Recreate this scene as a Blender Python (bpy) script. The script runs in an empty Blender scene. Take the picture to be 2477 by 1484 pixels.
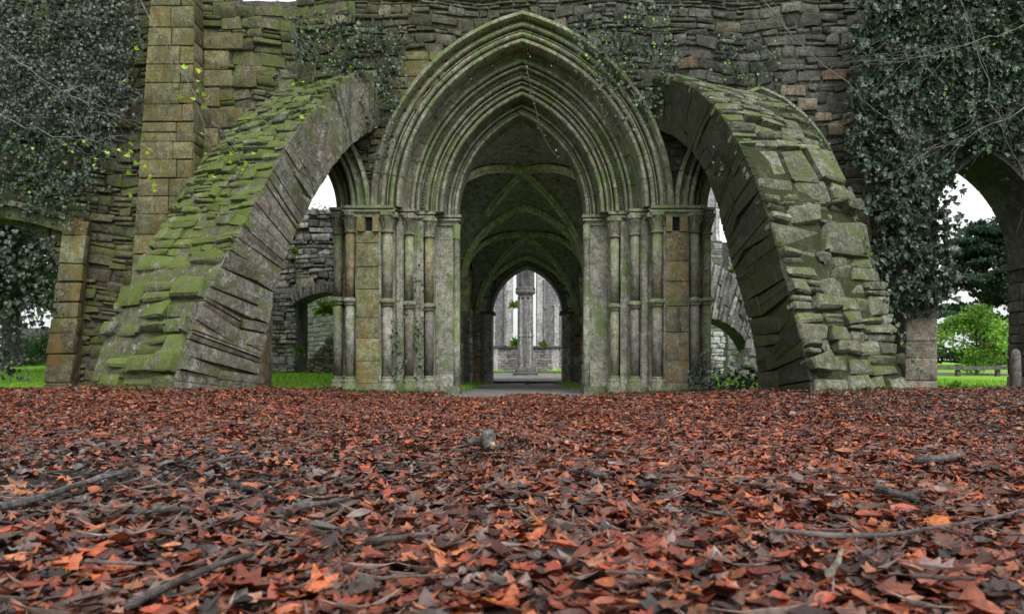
import bpy, math, random
import numpy as np
from mathutils import Vector
R = math.radians
rng = np.random.default_rng(7)
random.seed(7)
sc = bpy.context.scene

# ---------------- camera, sky, sun, exposure ----------------
F = 1929.0; CX = 1238.0; HY = 870.0; CH = 0.5
cd = bpy.data.cameras.new("camera"); cam = bpy.data.objects.new("camera", cd)
sc.collection.objects.link(cam); sc.camera = cam
cam.location = (0, 0, CH); cam.rotation_euler = (R(90), 0, 0)
cd.sensor_width = 36; cd.lens = F / 2476 * 36; cd.shift_y = (HY - 742) / 2476
cd.clip_start = 0.05; cd.clip_end = 2000
cd.dof.use_dof = True; cd.dof.focus_distance = 7.0; cd.dof.aperture_fstop = 5.0

world = bpy.data.worlds.new("World"); sc.world = world; world.use_nodes = True
wn = world.node_tree; bg = wn.nodes['Background']
sky = wn.nodes.new('ShaderNodeTexSky'); sky.sky_type = 'NISHITA'; sky.sun_disc = False
SUN_EL, SUN_AZ = R(55), R(160)      # azimuth clockwise from +Y
sky.sun_elevation = SUN_EL; sky.sun_rotation = SUN_AZ
sky.air_density = 1.0; sky.dust_density = 6.0; sky.ozone_density = 1.0
hs = wn.nodes.new('ShaderNodeHueSaturation'); hs.inputs['Saturation'].default_value = 0.12
wn.links.new(sky.outputs[0], hs.inputs['Color']); 
ov = wn.nodes.new('ShaderNodeMix'); ov.data_type = 'RGBA'; ov.inputs[0].default_value = .5     # even cloud cover
ov.inputs[7].default_value = (4.6, 4.7, 4.8, 1); wn.links.new(hs.outputs[0], ov.inputs[6]); wn.links.new(ov.outputs[2], bg.inputs[0])
bg.inputs[1].default_value = 0.15
sd = bpy.data.lights.new("sun", 'SUN'); so = bpy.data.objects.new("sun", sd); sc.collection.objects.link(so)
sd.energy = 0.8; sd.angle = R(25); sd.color = (1, .97, .92)
dv = Vector((math.sin(SUN_AZ) * math.cos(SUN_EL), math.cos(SUN_AZ) * math.cos(SUN_EL), math.sin(SUN_EL)))
so.rotation_euler = dv.to_track_quat('Z', 'Y').to_euler()
sc.view_settings.view_transform = 'Standard'; sc.view_settings.look = 'None'
sc.view_settings.exposure = 1.15; sc.view_settings.gamma = 1
sc.render.engine = 'CYCLES'

# ---------------- helpers ----------------
def W(px, py, Y):
    return ((px - CX) / F * Y, Y, CH + (HY - py) / F * Y)

class MB:
    def __init__(s): s.v = []; s.f = []; s.t = []; s.n = 0
    def add(s, verts, faces, tint=(.2, .2, .2)):
        verts = np.asarray(verts, float).reshape(-1, 3)
        t = np.asarray(tint, float)
        if t.ndim == 1: t = np.tile(t, (len(verts), 1))
        s.v.append(verts); s.t.append(t)
        for f in faces: s.f.append([i + s.n for i in f])
        s.n += len(verts)
    def bulk(s, V, faces, T):
        """V (n,k,3), faces template, T (n,3)"""
        n, k, _ = V.shape
        s.v.append(V.reshape(-1, 3)); s.t.append(np.repeat(T, k, axis=0))
        base = (np.arange(n) * k + s.n)[:, None]
        byl = {}
        for f in faces: byl.setdefault(len(f), []).append(f)
        for L, fs in byl.items():
            for f in fs:
                pass
            arr = (base[:, None, :] + np.array(fs)[None, :, :]).reshape(-1, L)
            s.f.append(('A', arr))
        s.n += n * k
    def box(s, x0, x1, y0, y1, z0, z1, tint=(.2, .2, .2), taper=0, jit=0):
        v = np.array([[x0, y0, z0], [x1, y0, z0], [x1, y1, z0], [x0, y1, z0], [x0 + taper, y0 + taper, z1], [x1 - taper, y0 + taper, z1], [x1 - taper, y1 - taper, z1], [x0 + taper, y1 - taper, z1]])
        if jit: v = v + rng.uniform(-jit, jit, v.shape)
        s.add(v, [(0, 3, 2, 1), (4, 5, 6, 7), (0, 1, 5, 4), (1, 2, 6, 5), (2, 3, 7, 6), (3, 0, 4, 7)], tint)
    def tube(s, pts, rad, n=6, tint=(.2, .2, .2)):
        pts = [Vector(p) for p in pts]; m = len(pts)
        if not hasattr(rad, '__len__'): rad = [rad] * m
        V = []
        up = Vector((0.13, 0.21, 1)).normalized()
        for i, p in enumerate(pts):
            d = (pts[min(i + 1, m - 1)] - pts[max(i - 1, 0)])
            d = d.normalized() if d.length > 1e-9 else Vector((0, 0, 1))
            a = d.cross(up)
            if a.length < .05: a = d.cross(Vector((1, 0, 0)))
            a.normalize(); b = d.cross(a)
            for k in range(n):
                an = 2 * math.pi * k / n
                V.append(p + (a * math.cos(an) + b * math.sin(an)) * rad[i])
        Fc = [(i * n + k, i * n + (k + 1) % n, (i + 1) * n + (k + 1) % n, (i + 1) * n + k) for i in range(m - 1) for k in range(n)]
        Fc += [tuple(range(n))[::-1], tuple((m - 1) * n + k for k in range(n))]
        s.add(V, Fc, tint)
    def lathe(s, x, y, prof, n=20, tint=(.2, .2, .2)):
        V = []; m = len(prof)
        for (r, z) in prof:
            for k in range(n):
                a = 2 * math.pi * k / n; V.append((x + r * math.cos(a), y + r * math.sin(a), z))
        Fc = [(i * n + k, i * n + (k + 1) % n, (i + 1) * n + (k + 1) % n, (i + 1) * n + k) for i in range(m - 1) for k in range(n)]
        Fc += [tuple(range(n))[::-1], tuple((m - 1) * n + k for k in range(n))]
        s.add(V, Fc, tint)
    def prism(s, poly, z0, z1, tint=(.2, .2, .2)):
        n = len(poly); V = [(p[0], p[1], z0) for p in poly] + [(p[0], p[1], z1) for p in poly]
        Fc = [(i, (i + 1) % n, n + (i + 1) % n, n + i) for i in range(n)] + [tuple(range(n))[::-1], tuple(range(n, 2 * n))]
        s.add(V, Fc, tint)

BASE = {}
def build(name, mb, mat, parent=None, loc=None, smooth=False):
    base = BASE[parent.name] if parent else (loc or (0, 0, 0))
    V = np.concatenate(mb.v) - np.array(base)
    T = np.concatenate(mb.t)
    loops = []; sizes = []
    for f in mb.f:
        if isinstance(f, tuple):
            a = f[1]; loops.append(a.ravel()); sizes.append(np.full(len(a), a.shape[1]))
        else:
            loops.append(np.array(f)); sizes.append(np.array([len(f)]))
    L = np.concatenate(loops).astype(np.int32); S = np.concatenate(sizes).astype(np.int32)
    me = bpy.data.meshes.new(name)
    me.vertices.add(len(V)); me.vertices.foreach_set('co', V.astype(np.float32).ravel())
    me.loops.add(len(L)); me.loops.foreach_set('vertex_index', L)
    me.polygons.add(len(S)); st = np.concatenate([[0], np.cumsum(S)[:-1]]).astype(np.int32)
    me.polygons.foreach_set('loop_start', st); me.polygons.foreach_set('loop_total', S)
    me.update(calc_edges=True); me.validate()
    ca = me.attributes.new('tint', 'FLOAT_COLOR', 'POINT')
    if len(ca.data) == len(T):
        ca.data.foreach_set('color', np.concatenate([T, np.ones((len(T), 1))], axis=1).astype(np.float32).ravel())
    me.polygons.foreach_set('use_smooth', np.full(len(me.polygons), bool(smooth)))
    if not smooth and 'leaf' not in mat.name: me.polygons.foreach_set('use_smooth', np.ones(len(me.polygons), bool)); me.set_sharp_from_angle(angle=R(38))
    me.materials.append(mat)
    o = bpy.data.objects.new(name, me); sc.collection.objects.link(o)
    if parent: o.parent = parent
    else: o.location = base
    BASE[o.name] = base
    return o
def thing(name, label, cat, loc, group=None):
    o = bpy.data.objects.new(name, None); sc.collection.objects.link(o); o.location = loc
    o.empty_display_size = .2
    BASE[o.name] = loc; o['label'] = label; o['category'] = cat
    if group: o['group'] = group
    return o
def tag(o, label=None, cat=None, group=None, kind=None):
    if label: o['label'] = label
    if cat: o['category'] = cat
    if group: o['group'] = group
    if kind: o['kind'] = kind
    return o

# ---------------- materials ----------------
def newmat(name):
    m = bpy.data.materials.new(name); m.use_nodes = True
    return m, m.node_tree, m.node_tree.nodes['Principled BSDF']
def nmix(nt, fac, a, b, mode='MIX'):
    n = nt.nodes.new('ShaderNodeMix'); n.data_type = 'RGBA'; n.blend_type = mode
    for i, v in ((0, fac), (6, a), (7, b)):
        if hasattr(v, 'is_linked') or isinstance(v, bpy.types.NodeSocket): nt.links.new(v, n.inputs[i])
        else: n.inputs[i].default_value = v if i == 0 else (*v[:3], 1)
    return n.outputs[2]
def nnoise(nt, scale, detail=4, rough=.6, co=None, dist=0):
    n = nt.nodes.new('ShaderNodeTexNoise'); n.inputs['Scale'].default_value = scale
    n.inputs['Detail'].default_value = detail; n.inputs['Roughness'].default_value = rough
    n.inputs['Distortion'].default_value = dist
    nt.links.new(co, n.inputs['Vector']); return n.outputs[0]
def nramp(nt, src, lo, hi, a=0., b=1.):
    n = nt.nodes.new('ShaderNodeMapRange'); n.interpolation_type = 'SMOOTHSTEP'
    n.inputs[1].default_value = lo; n.inputs[2].default_value = hi
    n.inputs[3].default_value = a; n.inputs[4].default_value = b
    nt.links.new(src, n.inputs[0]); return n.outputs[0]
def nmath(nt, op, a, b):
    n = nt.nodes.new('ShaderNodeMath'); n.operation = op
    for i, v in ((0, a), (1, b)):
        if isinstance(v, (int, float)): n.inputs[i].default_value = v
        else: nt.links.new(v, n.inputs[i])
    return n.outputs[0]
def stone_mat(name, moss=.5, orange=0., lichen=.3, bump=.5, mossc=(.085, .11, .02), rough=.9, streak=0., big=1., val=.52):
    m, nt, bs = newmat(name)
    tc = nt.nodes.new('ShaderNodeNewGeometry'); co = tc.outputs['Position']
    at = nt.nodes.new('ShaderNodeAttribute'); at.attribute_name = 'tint'
    fine = nnoise(nt, 38, 5, .7, co); mid = nnoise(nt, 9, 5, .65, co); low = nnoise(nt, 1.3 * big, 4, .6, co, .6)
    v = nramp(nt, fine, .33, .68, .58, 1.38); v2 = nramp(nt, mid, .32, .68, .62, 1.3)
    vv = nmath(nt, 'MULTIPLY', v, v2)
    cmb = nt.nodes.new('ShaderNodeCombineColor')
    for i in range(3): nt.links.new(vv, cmb.inputs[i])
    col = nmix(nt, 1.0, at.outputs['Color'], cmb.outputs[0], 'MULTIPLY')
    if lichen > 0:
        lc = nnoise(nt, 5.5, 6, .75, co, .4)
        f = nmath(nt, 'MULTIPLY', nramp(nt, lc, .56, .62), lichen)
        col = nmix(nt, f, col, (.36, .37, .34))
        ds = nnoise(nt, 14, 4, .8, co)
        f = nmath(nt, 'MULTIPLY', nramp(nt, ds, .54, .64), .7)
        col = nmix(nt, f, col, (.035, .035, .03))
        mps = nt.nodes.new('ShaderNodeMapping'); mps.inputs['Scale'].default_value = (1, 1, .16); nt.links.new(co, mps.inputs[0])
        f = nmath(nt, 'MULTIPLY', nramp(nt, nnoise(nt, 5, 5, .7, mps.outputs[0]), .53, .66), .55)
        col = nmix(nt, f, col, (.035, .035, .03))
    if orange > 0:
        mp = nt.nodes.new('ShaderNodeMapping'); mp.inputs['Scale'].default_value = (1, 1, .45)
        mp.inputs['Location'].default_value = (3.1, 7.7, 1.2); nt.links.new(co, mp.inputs[0])
        oc = nnoise(nt, 4.2, 7, .72, mp.outputs[0], .5)
        f = nmath(nt, 'MULTIPLY', nramp(nt, oc, .46, .68), orange)
        col = nmix(nt, f, col, (.27, .16, .04))
    if moss > 0:
        sep = nt.nodes.new('ShaderNodeSeparateXYZ'); nt.links.new(tc.outputs['Normal'], sep.inputs[0])
        up = nmath(nt, 'MULTIPLY', sep.outputs[2], .10)
        mp = nt.nodes.new('ShaderNodeMapping'); mp.inputs['Scale'].default_value = (1, 1, .5 if streak else 1); nt.links.new(co, mp.inputs[0])
        mn = nnoise(nt, 3.2, 9, .78, mp.outputs[0], .3)
        s = nmath(nt, 'ADD', nmath(nt, 'ADD', mn, up), (moss - .56) * .4)
        f = nmath(nt, 'MULTIPLY', nramp(nt, s, .475, .575), min(.92, .5 + moss * .6))
        mcol = nmix(nt, fine, tuple(c * .55 for c in mossc), tuple(c * 1.5 for c in mossc))
        col = nmix(nt, f, col, mcol)
    hsv = nt.nodes.new('ShaderNodeHueSaturation'); hsv.inputs['Value'].default_value = val; hsv.inputs['Saturation'].default_value = 1.0
    nt.links.new(col, hsv.inputs['Color']); col = hsv.outputs[0]
    nt.links.new(col, bs.inputs['Base Color']); bs.inputs['Roughness'].default_value = rough
    bs.inputs['Specular IOR Level'].default_value = .25
    h = nmath(nt, 'ADD', nmath(nt, 'MULTIPLY', fine, .35), nmath(nt, 'MULTIPLY', mid, .55))
    b = nt.nodes.new('ShaderNodeBump'); b.inputs['Strength'].default_value = bump; b.inputs['Distance'].default_value = .035
    nt.links.new(h, b.inputs['Height']); nt.links.new(b.outputs[0], bs.inputs['Normal'])
    return m
def leaf_mat(name, rough=.45, trans=.25, spec=.5, vary=True):
    m, nt, bs = newmat(name)
    at = nt.nodes.new('ShaderNodeAttribute'); at.attribute_name = 'tint'
    tc = nt.nodes.new('ShaderNodeNewGeometry')
    n = nnoise(nt, 60, 3, .6, tc.outputs['Position'])
    v = nramp(nt, n, .3, .7, .7, 1.3)
    cmb = nt.nodes.new('ShaderNodeCombineColor')
    for i in range(3): nt.links.new(v, cmb.inputs[i])
    col = nmix(nt, 1., at.outputs['Color'], cmb.outputs[0], 'MULTIPLY')
    nt.links.new(col, bs.inputs['Base Color']); bs.inputs['Roughness'].default_value = rough
    bs.inputs['Specular IOR Level'].default_value = spec
    if trans > 0:
        tr = nt.nodes.new('ShaderNodeBsdfTranslucent'); nt.links.new(col, tr.inputs[0])
        mx = nt.nodes.new('ShaderNodeMixShader'); mx.inputs[0].default_value = trans
        nt.links.new(bs.outputs[0], mx.inputs[1]); nt.links.new(tr.outputs[0], mx.inputs[2])
        nt.links.new(mx.outputs[0], nt.nodes['Material Output'].inputs[0])
    return m
def ground_mat(name, a, b, scale=6, bump=.6, fine=60, c=None, rough=.95):
    m, nt, bs = newmat(name)
    tc = nt.nodes.new('ShaderNodeNewGeometry'); co = tc.outputs['Position']
    n1 = nnoise(nt, scale, 6, .7, co); n2 = nnoise(nt, fine, 4, .7, co)
    col = nmix(nt, nramp(nt, n1, .35, .65), a, b)
    col = nmix(nt, nramp(nt, n2, .3, .7, 0, .6), col, c or tuple(x * .3 for x in a))
    nt.links.new(col, bs.inputs['Base Color']); bs.inputs['Roughness'].default_value = rough
    bs.inputs['Specular IOR Level'].default_value = .2
    bp = nt.nodes.new('ShaderNodeBump'); bp.inputs['Strength'].default_value = bump; bp.inputs['Distance'].default_value = .02
    nt.links.new(n2, bp.inputs['Height']); nt.links.new(bp.outputs[0], bs.inputs['Normal'])
    return m

M_core = stone_mat('mortar_core', .25, 0, .15, .6)
M_wall = stone_mat('rubble_stone', .36, .04, .3, .6, val=.47)
M_wallL = stone_mat('rubble_stone_mossy', .56, .12, .3, .6, (.105, .14, .022), val=.56)
M_arch = stone_mat('moulded_limestone', .52, .16, .5, .35, (.105, .155, .04), streak=1, val=.82)
M_pier = stone_mat('pier_limestone', .5, .10, .55, .3, (.105, .155, .045), streak=1, val=.80)
M_panel = stone_mat('stained_ashlar', .44, .85, .4, .35, (.12, .15, .03), val=.66)
M_shaft = stone_mat('column_shaft', .42, .2, .3, .15, (.12, .16, .04), .75, streak=1, val=.80)
M_flyL = stone_mat('buttress_stone_mossy', .61, .0, .5, .7, (.11, .155, .02), val=.62)
M_flyLs = stone_mat('buttress_side_lichened', .50, .10, .95, .7, (.09, .105, .025), big=.7, val=.66)
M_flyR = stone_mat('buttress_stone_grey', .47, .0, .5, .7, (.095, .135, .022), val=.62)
M_flyRs = stone_mat('buttress_side_moss_shade', .62, .05, .12, 1.0, (.045, .06, .010), val=.40)  # moss, plus the shade of the face turned from the light, in the colour
M_pil = stone_mat('tan_ashlar', .5, .65, .2, .35, (.13, .125, .03))
M_dark = stone_mat('vault_web', .32, .08, .15, 1.0, (.10, .12, .05), val=.95)
M_rib = stone_mat('vault_rib', .55, .1, .1, .3, (.3, .4, .1), val=.9)
M_grey = stone_mat('grey_ruin_stone', .22, .05, .5, .7, (.08, .10, .03), val=.78)
M_pale = stone_mat('pale_ashlar', .15, .08, .4, .15, val=.66)
M_ivy = leaf_mat('ivy_leaf', .42, .1, .5)
M_leaf = leaf_mat('fallen_leaf', .5, .08, .4)
M_green = leaf_mat('green_leaf', .5, .4, .35)
M_wood = stone_mat('bark', .1, 0, .35, .8)
M_soil = ground_mat('soil', (.022, .015, .012), (.045, .03, .023), 3, 1.0, 50)
M_lawn = ground_mat('lawn_green', (.13, .30, .012), (.20, .40, .02), 2.5, 1.0, 45, (.05, .14, .008))
M_gravel = ground_mat('gravel', (.17, .165, .155), (.26, .25, .24), 2.5, 1.0, 70)

# ---------------- masonry generator ----------------
PERIM = [0, 1, 2, 3, 7, 11, 15, 14, 13, 12, 8, 4]
ST_F = [(r * 4 + c, r * 4 + c + 1, (r + 1) * 4 + c + 1, (r + 1) * 4 + c) for r in range(3) for c in range(3)]
ST_F += [(PERIM[i], 16 + i, 16 + (i + 1) % 12, PERIM[(i + 1) % 12]) for i in range(12)]
def rows_rand(v0, v1, lo, hi):
    out = []; v = v0
    while v < v1 - lo * .4:
        h = rng.uniform(lo, hi) * (1 if rng.random() > .12 else 1.45); e = min(v1, v + h)
        if v1 - e < lo * .5: e = v1
        out.append((v, e)); v = e
    return out
def stones(mb, mapf, rows, intervals, wr, tintf, prot=.02, jit=.012, gap=.012, bev=.018, depth=.14, split=.12, rough=.006, skip=0., tilt=.3, hvar=0.):
    Q = []
    for (a, b) in rows:
        for (u0, u1) in intervals(a, b):
            u = u0 + 0.0
            while u < u1 - 1e-4:
                w = rng.uniform(*wr) * (.7 + .6 * min(1.5, (b - a) / .18))
                e = u + w
                if u1 - e < wr[0] * .6: e = u1
                if rng.random() < split and b - a > .1:
                    m = a + (b - a) * rng.uniform(.35, .65); Q.append((u, e, a, m)); Q.append((u, e, m, b))
                else: Q.append((u, e, a, b))
                u = e
    if not Q: return
    Q = np.array(Q)
    if skip: Q = Q[rng.random(len(Q)) > skip]
    n = len(Q); u0, u1, v0, v1 = Q.T
    g = gap * rng.uniform(.5, 1.8, n) / 2
    u0 = u0 + g; u1 = u1 - g; v0 = v0 + g; v1 = v1 - g
    hv = (v1 - v0) * rng.uniform(0, 1, n) ** 2 * hvar; bot = rng.random(n) < .5; v0 = v0 + np.where(bot, hv, 0); v1 = v1 - np.where(bot, 0, hv)
    w = np.maximum(u1 - u0, .02); h = np.maximum(v1 - v0, .015)
    jj = np.minimum(jit, .22 * np.minimum(w, h))
    c = rng.uniform(-1, 1, (n, 4, 2)) * jj[:, None, None]
    ea = np.minimum(bev / w, .3); eb = np.minimum(bev / h, .3)
    A = np.stack([np.zeros(n), ea, 1 - ea, np.ones(n)], 1); B = np.stack([np.zeros(n), eb, 1 - eb, np.ones(n)], 1)
    a = np.tile(A[:, None, :], (1, 4, 1)).reshape(n, 16); b = np.repeat(B, 4, axis=1)
    U = u0[:, None] + w[:, None] * a; V = v0[:, None] + h[:, None] * b
    wts = [(1 - a) * (1 - b), a * (1 - b), a * b, (1 - a) * b]
    for k in range(4):
        U += wts[k] * c[:, k, 0:1]; V += wts[k] * c[:, k, 1:2]
    p = rng.uniform(-.5, 1, n)[:, None] * prot
    H = np.tile(p, (1, 16)) + rng.uniform(-1, 1, (n, 16)) * rough
    H += (a - .5) * rng.uniform(-1, 1, (n, 1)) * prot * tilt + (b - .5) * rng.uniform(-1, 1, (n, 1)) * prot * tilt
    per = np.zeros(16, bool); per[PERIM] = True
    H[:, per] -= bev * rng.uniform(.5, 1.1, (n, 12))
    H[:, [0, 3, 12, 15]] -= bev * .5
    for ci, (du, dvv) in zip([0, 3, 12, 15], [(1, 1), (-1, 1), (1, -1), (-1, -1)]):
        U[:, ci] += du * np.minimum(bev * .6, .12 * w); V[:, ci] += dvv * np.minimum(bev * .6, .12 * h)
    cw = np.minimum(jit * .45, .10 * np.minimum(w, h))[:, None]
    U[:, per] += rng.uniform(-1, 1, (n, 12)) * cw; V[:, per] += rng.uniform(-1, 1, (n, 12)) * cw
    U = np.concatenate([U, U[:, PERIM]], 1); V = np.concatenate([V, V[:, PERIM]], 1)
    H = np.concatenate([H, np.full((n, 12), -depth)], 1)
    X, Y, Z = mapf(U, V, H)
    T = tintf((u0 + u1) / 2, (v0 + v1) / 2, n)
    mb.bulk(np.stack([X, Y, Z], 2), ST_F, T)
def pal(cols, var=.25):
    cols = np.array(cols)
    def f(u, v, n):
        return cols[rng.integers(0, len(cols), n)] * (1 + rng.uniform(-var, var, (n, 1)))
    return f
GREY = [(.17, .17, .15), (.13, .13, .115), (.20, .20, .175), (.15, .145, .12), (.11, .105, .095)]
OLIVE = [(.19, .175, .09), (.15, .145, .075), (.22, .20, .12), (.17, .15, .09), (.13, .12, .075)]
TAN = [(.25, .235, .125), (.22, .21, .11), (.19, .19, .11), (.235, .225, .14)]
LIME = [(.25, .25, .20), (.29, .285, .235), (.22, .225, .18)]

def ahalf(w, c, dz):           # half-width of a pointed arch (springing half-width w, centre offset c) at height dz above springing
    Rr = w + c
    return -c + math.sqrt(Rr * Rr - dz * dz) if dz < Rr else -1
def aheight(w, c, x):
    Rr = w + c; x = abs(x)
    return math.sqrt(max(0, Rr * Rr - (x + c) ** 2)) if x < w else None
class Opening:
    def __init__(s, xc, w, c, zs, z0=-.5): s.xc, s.w, s.c, s.zs, s.z0 = xc, w, c, zs, z0
    def span(s, a, b):
        if b < s.z0: return None
        z = max(a, s.z0)
        if z <= s.zs: return (s.xc - s.w, s.xc + s.w)
        hw = ahalf(s.w, s.c, z - s.zs)
        return (s.xc - hw, s.xc + hw) if hw > 0 else None
    def top(s, x):
        h = aheight(s.w, s.c, x - s.xc)
        return None if h is None else s.zs + h
def iv_wall(x0, x1, ops, topf=None):
    def f(a, b):
        segs = [(x0, x1)]
        for o in ops:
            sp = o.span(a, b)
            if not sp: continue
            ns = []
            for (p, q) in segs:
                if sp[0] > p: ns.append((p, min(q, sp[0])))
                if sp[1] < q: ns.append((max(p, sp[1]), q))
            segs = [(p, q) for p, q in ns if q - p > .05]
        return segs
    return f
def core_wall(mb, x0, x1, y0, y1, z0, topf, ops, step=.06, tint=(.13, .125, .11), rot=None):
    xs = set(np.arange(x0, x1, step).round(4)); xs.add(x1)
    for o in ops:
        for s in (-1, 1): xs.add(round(o.xc + s * o.w, 4))
    xs = sorted(x for x in xs if x0 <= x <= x1)
    def lows(x, side):
        xx = x + side * 1e-4; L = z0
        for o in ops:
            t = o.top(xx)
            if t is not None: L = t
        return L
    V = []; Fc = []
    for a, b in zip(xs[:-1], xs[1:]):
        if b - a < 1e-5: continue
        la, lb, ta, tb = lows(a, 1), lows(b, -1), topf(a), topf(b)
        i = len(V)
        V += [(a, y0, la), (b, y0, lb), (b, y0, tb), (a, y0, ta), (a, y1, la), (b, y1, lb), (b, y1, tb), (a, y1, ta)]
        Fc += [(i, i + 1, i + 2, i + 3), (i + 5, i + 4, i + 7, i + 6), (i + 3, i + 2, i + 6, i + 7), (i, i + 4, i + 5, i + 1)]
        pl = lows(a, -1) if a > x0 else 99
        if abs(pl - la) > .03: Fc.append((i, i + 3, i + 7, i + 4))
        nl = lows(b, 1) if b < x1 else 99
        if abs(nl - lb) > .03: Fc.append((i + 1, i + 5, i + 6, i + 2))
    V = np.array(V)
    if rot: V = rot(V)
    mb.add(V, Fc, tint)
def wall_map(Y0, wob=.02):
    return lambda U, V, H: (U, Y0 - H, V + wob * np.sin(U * 1.7 + V * .8) + wob * .5 * np.sin(U * 4.3 + 1))

# moulded pointed arch
def roll(r, y, rad, a0=200, a1=-20, n=6):
    # points from outer (large r) to inner; bulges towards -y
    return [(r - rad * math.cos(R(180) + R(180) * 0 + math.pi * (k / n)) * 1.0 if False else r + rad * math.cos(math.pi * k / n), y - rad * math.sin(math.pi * k / n)) for k in range(n + 1)]
def moulding(mb, xc, zs, c, prof, side, seg, tints, jit=.0015, gap=.005, t0=0., depthback=.25):
    prof = np.array(prof); rmax = prof[:, 0].max()
    tmax = math.acos(c / rmax); th = t0
    back = np.array([(prof[-1, 0], prof[:, 1].max() + depthback), (prof[0, 0], prof[:, 1].max() + depthback)])
    P = np.concatenate([prof, back]); k = len(P)
    while th < tmax - 1e-4:
        L = rng.uniform(*seg) / rmax; e = min(tmax, th + L)
        if tmax - e < .4 * seg[0] / rmax: e = tmax
        ts = np.linspace(th, e, 5); ts[0] += gap / rmax; 
        if e < tmax: ts[-1] -= gap / rmax
        V = []; jr, jy = rng.uniform(-jit, jit, 2)
        for t in ts:
            r = P[:, 0] + jr; ta = np.arccos(np.clip(c / r, -1, 1)); tt = np.minimum(t, ta)
            x = -c + r * np.cos(tt); z = r * np.sin(tt)
            V.append(np.stack([xc + side * x, P[:, 1] + jy, zs + z], 1))
        V = np.concatenate(V); m = 5
        Fc = [(i * k + j, i * k + (j + 1) % k, (i + 1) * k + (j + 1) % k, (i + 1) * k + j) for i in range(m - 1) for j in range(k)]
        Fc += [tuple(range(k))[::-1], tuple((m - 1) * k + j for j in range(k))]
        tn = np.array(tints[rng.integers(0, len(tints))]) * rng.uniform(.82, 1.15)
        mb.add(V, Fc, tn); th = e

# ================= FACADE =================
AX = .17; ZS = 3.0; FY = 13.2
C0 = .80
main_op = Opening(AX, 2.47, C0, ZS)
opL = Opening(AX - 3.65, 1.11, .88, ZS); opR = Opening(AX + 3.9, 1.36, .70, ZS)
opFL = Opening(-8.85, 1.42, 0.0, 1.5); opFR = Opening(7.7, 1.05, .95, 2.13)
def top_main(x):
    base = 7.6
    base += .25 * math.sin(x * 2.1) + .15 * math.sin(x * 5.3)
    if -4.75 < x < -3.55: base = 6.442 + .006 * math.sin(x * 7) + .004 * math.sin(x * 19)
    return base
facade = thing('facade_wall', 'long mossy rubble stone wall around and above the great pointed doorway', 'wall', (AX, 13.6, 0))
XL, XR = -11.5, 11.5
cb = MB()
core_wall(cb, XL, XR, FY + .03, 14.05, -.4, top_main, [main_op, opL, opR, opFL, opFR])
build('wall_core', cb, M_core, facade)
ivw = iv_wall(XL, XR, [Opening(AX, 2.47, C0, ZS), opL, opR, opFL, opFR])
def ivrange(a, b, x0, x1):
    out = []
    for (p, q) in ivw(a, b):
        p2, q2 = max(p, x0), min(q, x1)
        # respect the wall top
        if q2 - p2 > .05:
            if b > 6.40 and p2 < -3.55 and q2 > -4.75:
                if p2 < -4.75: out.append((p2, -4.75))
                if q2 > -3.55: out.append((-3.55, q2))
            else: out.append((p2, q2))
    return out
wt = pal(GREY, .3)
def wtint(u, v, n):
    t = wt(u, v, n); o = pal(OLIVE, .3)(u, v, n); k = np.clip((1.5 - u) / 3.5, 0, 1)[:, None] * .75
    tn = pal([(.30, .20, .13), (.28, .235, .17)], .15)(u, v, n)
    r = t * (1 - k) + o * k
    hit = (rng.random(n) < .025)[:, None]
    return np.where(hit, tn, r) * np.where(rng.random((n, 1)) < .15, .65, 1)
sb = MB()
stones(sb, wall_map(FY, .05), rows_rand(-.1, 6.4, .10, .21), lambda a, b: ivrange(a, b, -2.6, XR), (.11, .34), wtint, prot=.035, jit=.045, hvar=.2, bev=.018, gap=.009, depth=.12, split=.34)
stones(sb, wall_map(FY, .05), rows_rand(6.4, 7.5, .07, .16), lambda a, b: ivrange(a, b, -2.6, XR), (.13, .42), wtint, prot=.035, jit=.022, bev=.02, gap=.02, depth=.12)
build('rubble_facing', sb, M_wall, facade)
sb = MB()
stones(sb, wall_map(FY, .05), rows_rand(-.1, 6.4, .11, .24), lambda a, b: ivrange(a, b, XL, -2.6), (.12, .36), wtint, prot=.045, jit=.05, hvar=.2, bev=.02, gap=.010, depth=.12, split=.34)
stones(sb, wall_map(FY, .05), rows_rand(6.4, 7.5, .07, .16), lambda a, b: ivrange(a, b, XL, -2.6), (.13, .42), wtint, prot=.035, jit=.022, bev=.02, gap=.02, depth=.12)
build('mossy_rubble_facing', sb, M_wallL, facade)
# putlog hole surround + tan quoin blocks beside the right side arch
sb = MB()
for (x0, x1, z0, z1) in [(4.72, 5.05, 4.62, 4.82), (5.0, 5.3, 4.42, 4.6), (5.22, 5.48, 4.2, 4.4), (4.42, 4.85, 4.84, 5.03)]:
    stones(sb, wall_map(FY - .045, 0), [(z0, z1)], lambda a, b: [(x0, x1)], (9, 10), pal([(.27, .21, .15), (.23, .19, .14)]), prot=.01, split=0)
for z in np.arange(0, 3.9, .27):
    w = rng.uniform(.3, .5); stones(sb, wall_map(FY - .04, 0), [(z, z + .26)], lambda a, b: [(5.5, 5.5 + w)], (9, 10), pal([(.24, .215, .165), (.21, .19, .15)]), prot=.01, split=0)
build('quoin', sb, M_pale, facade)
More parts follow.
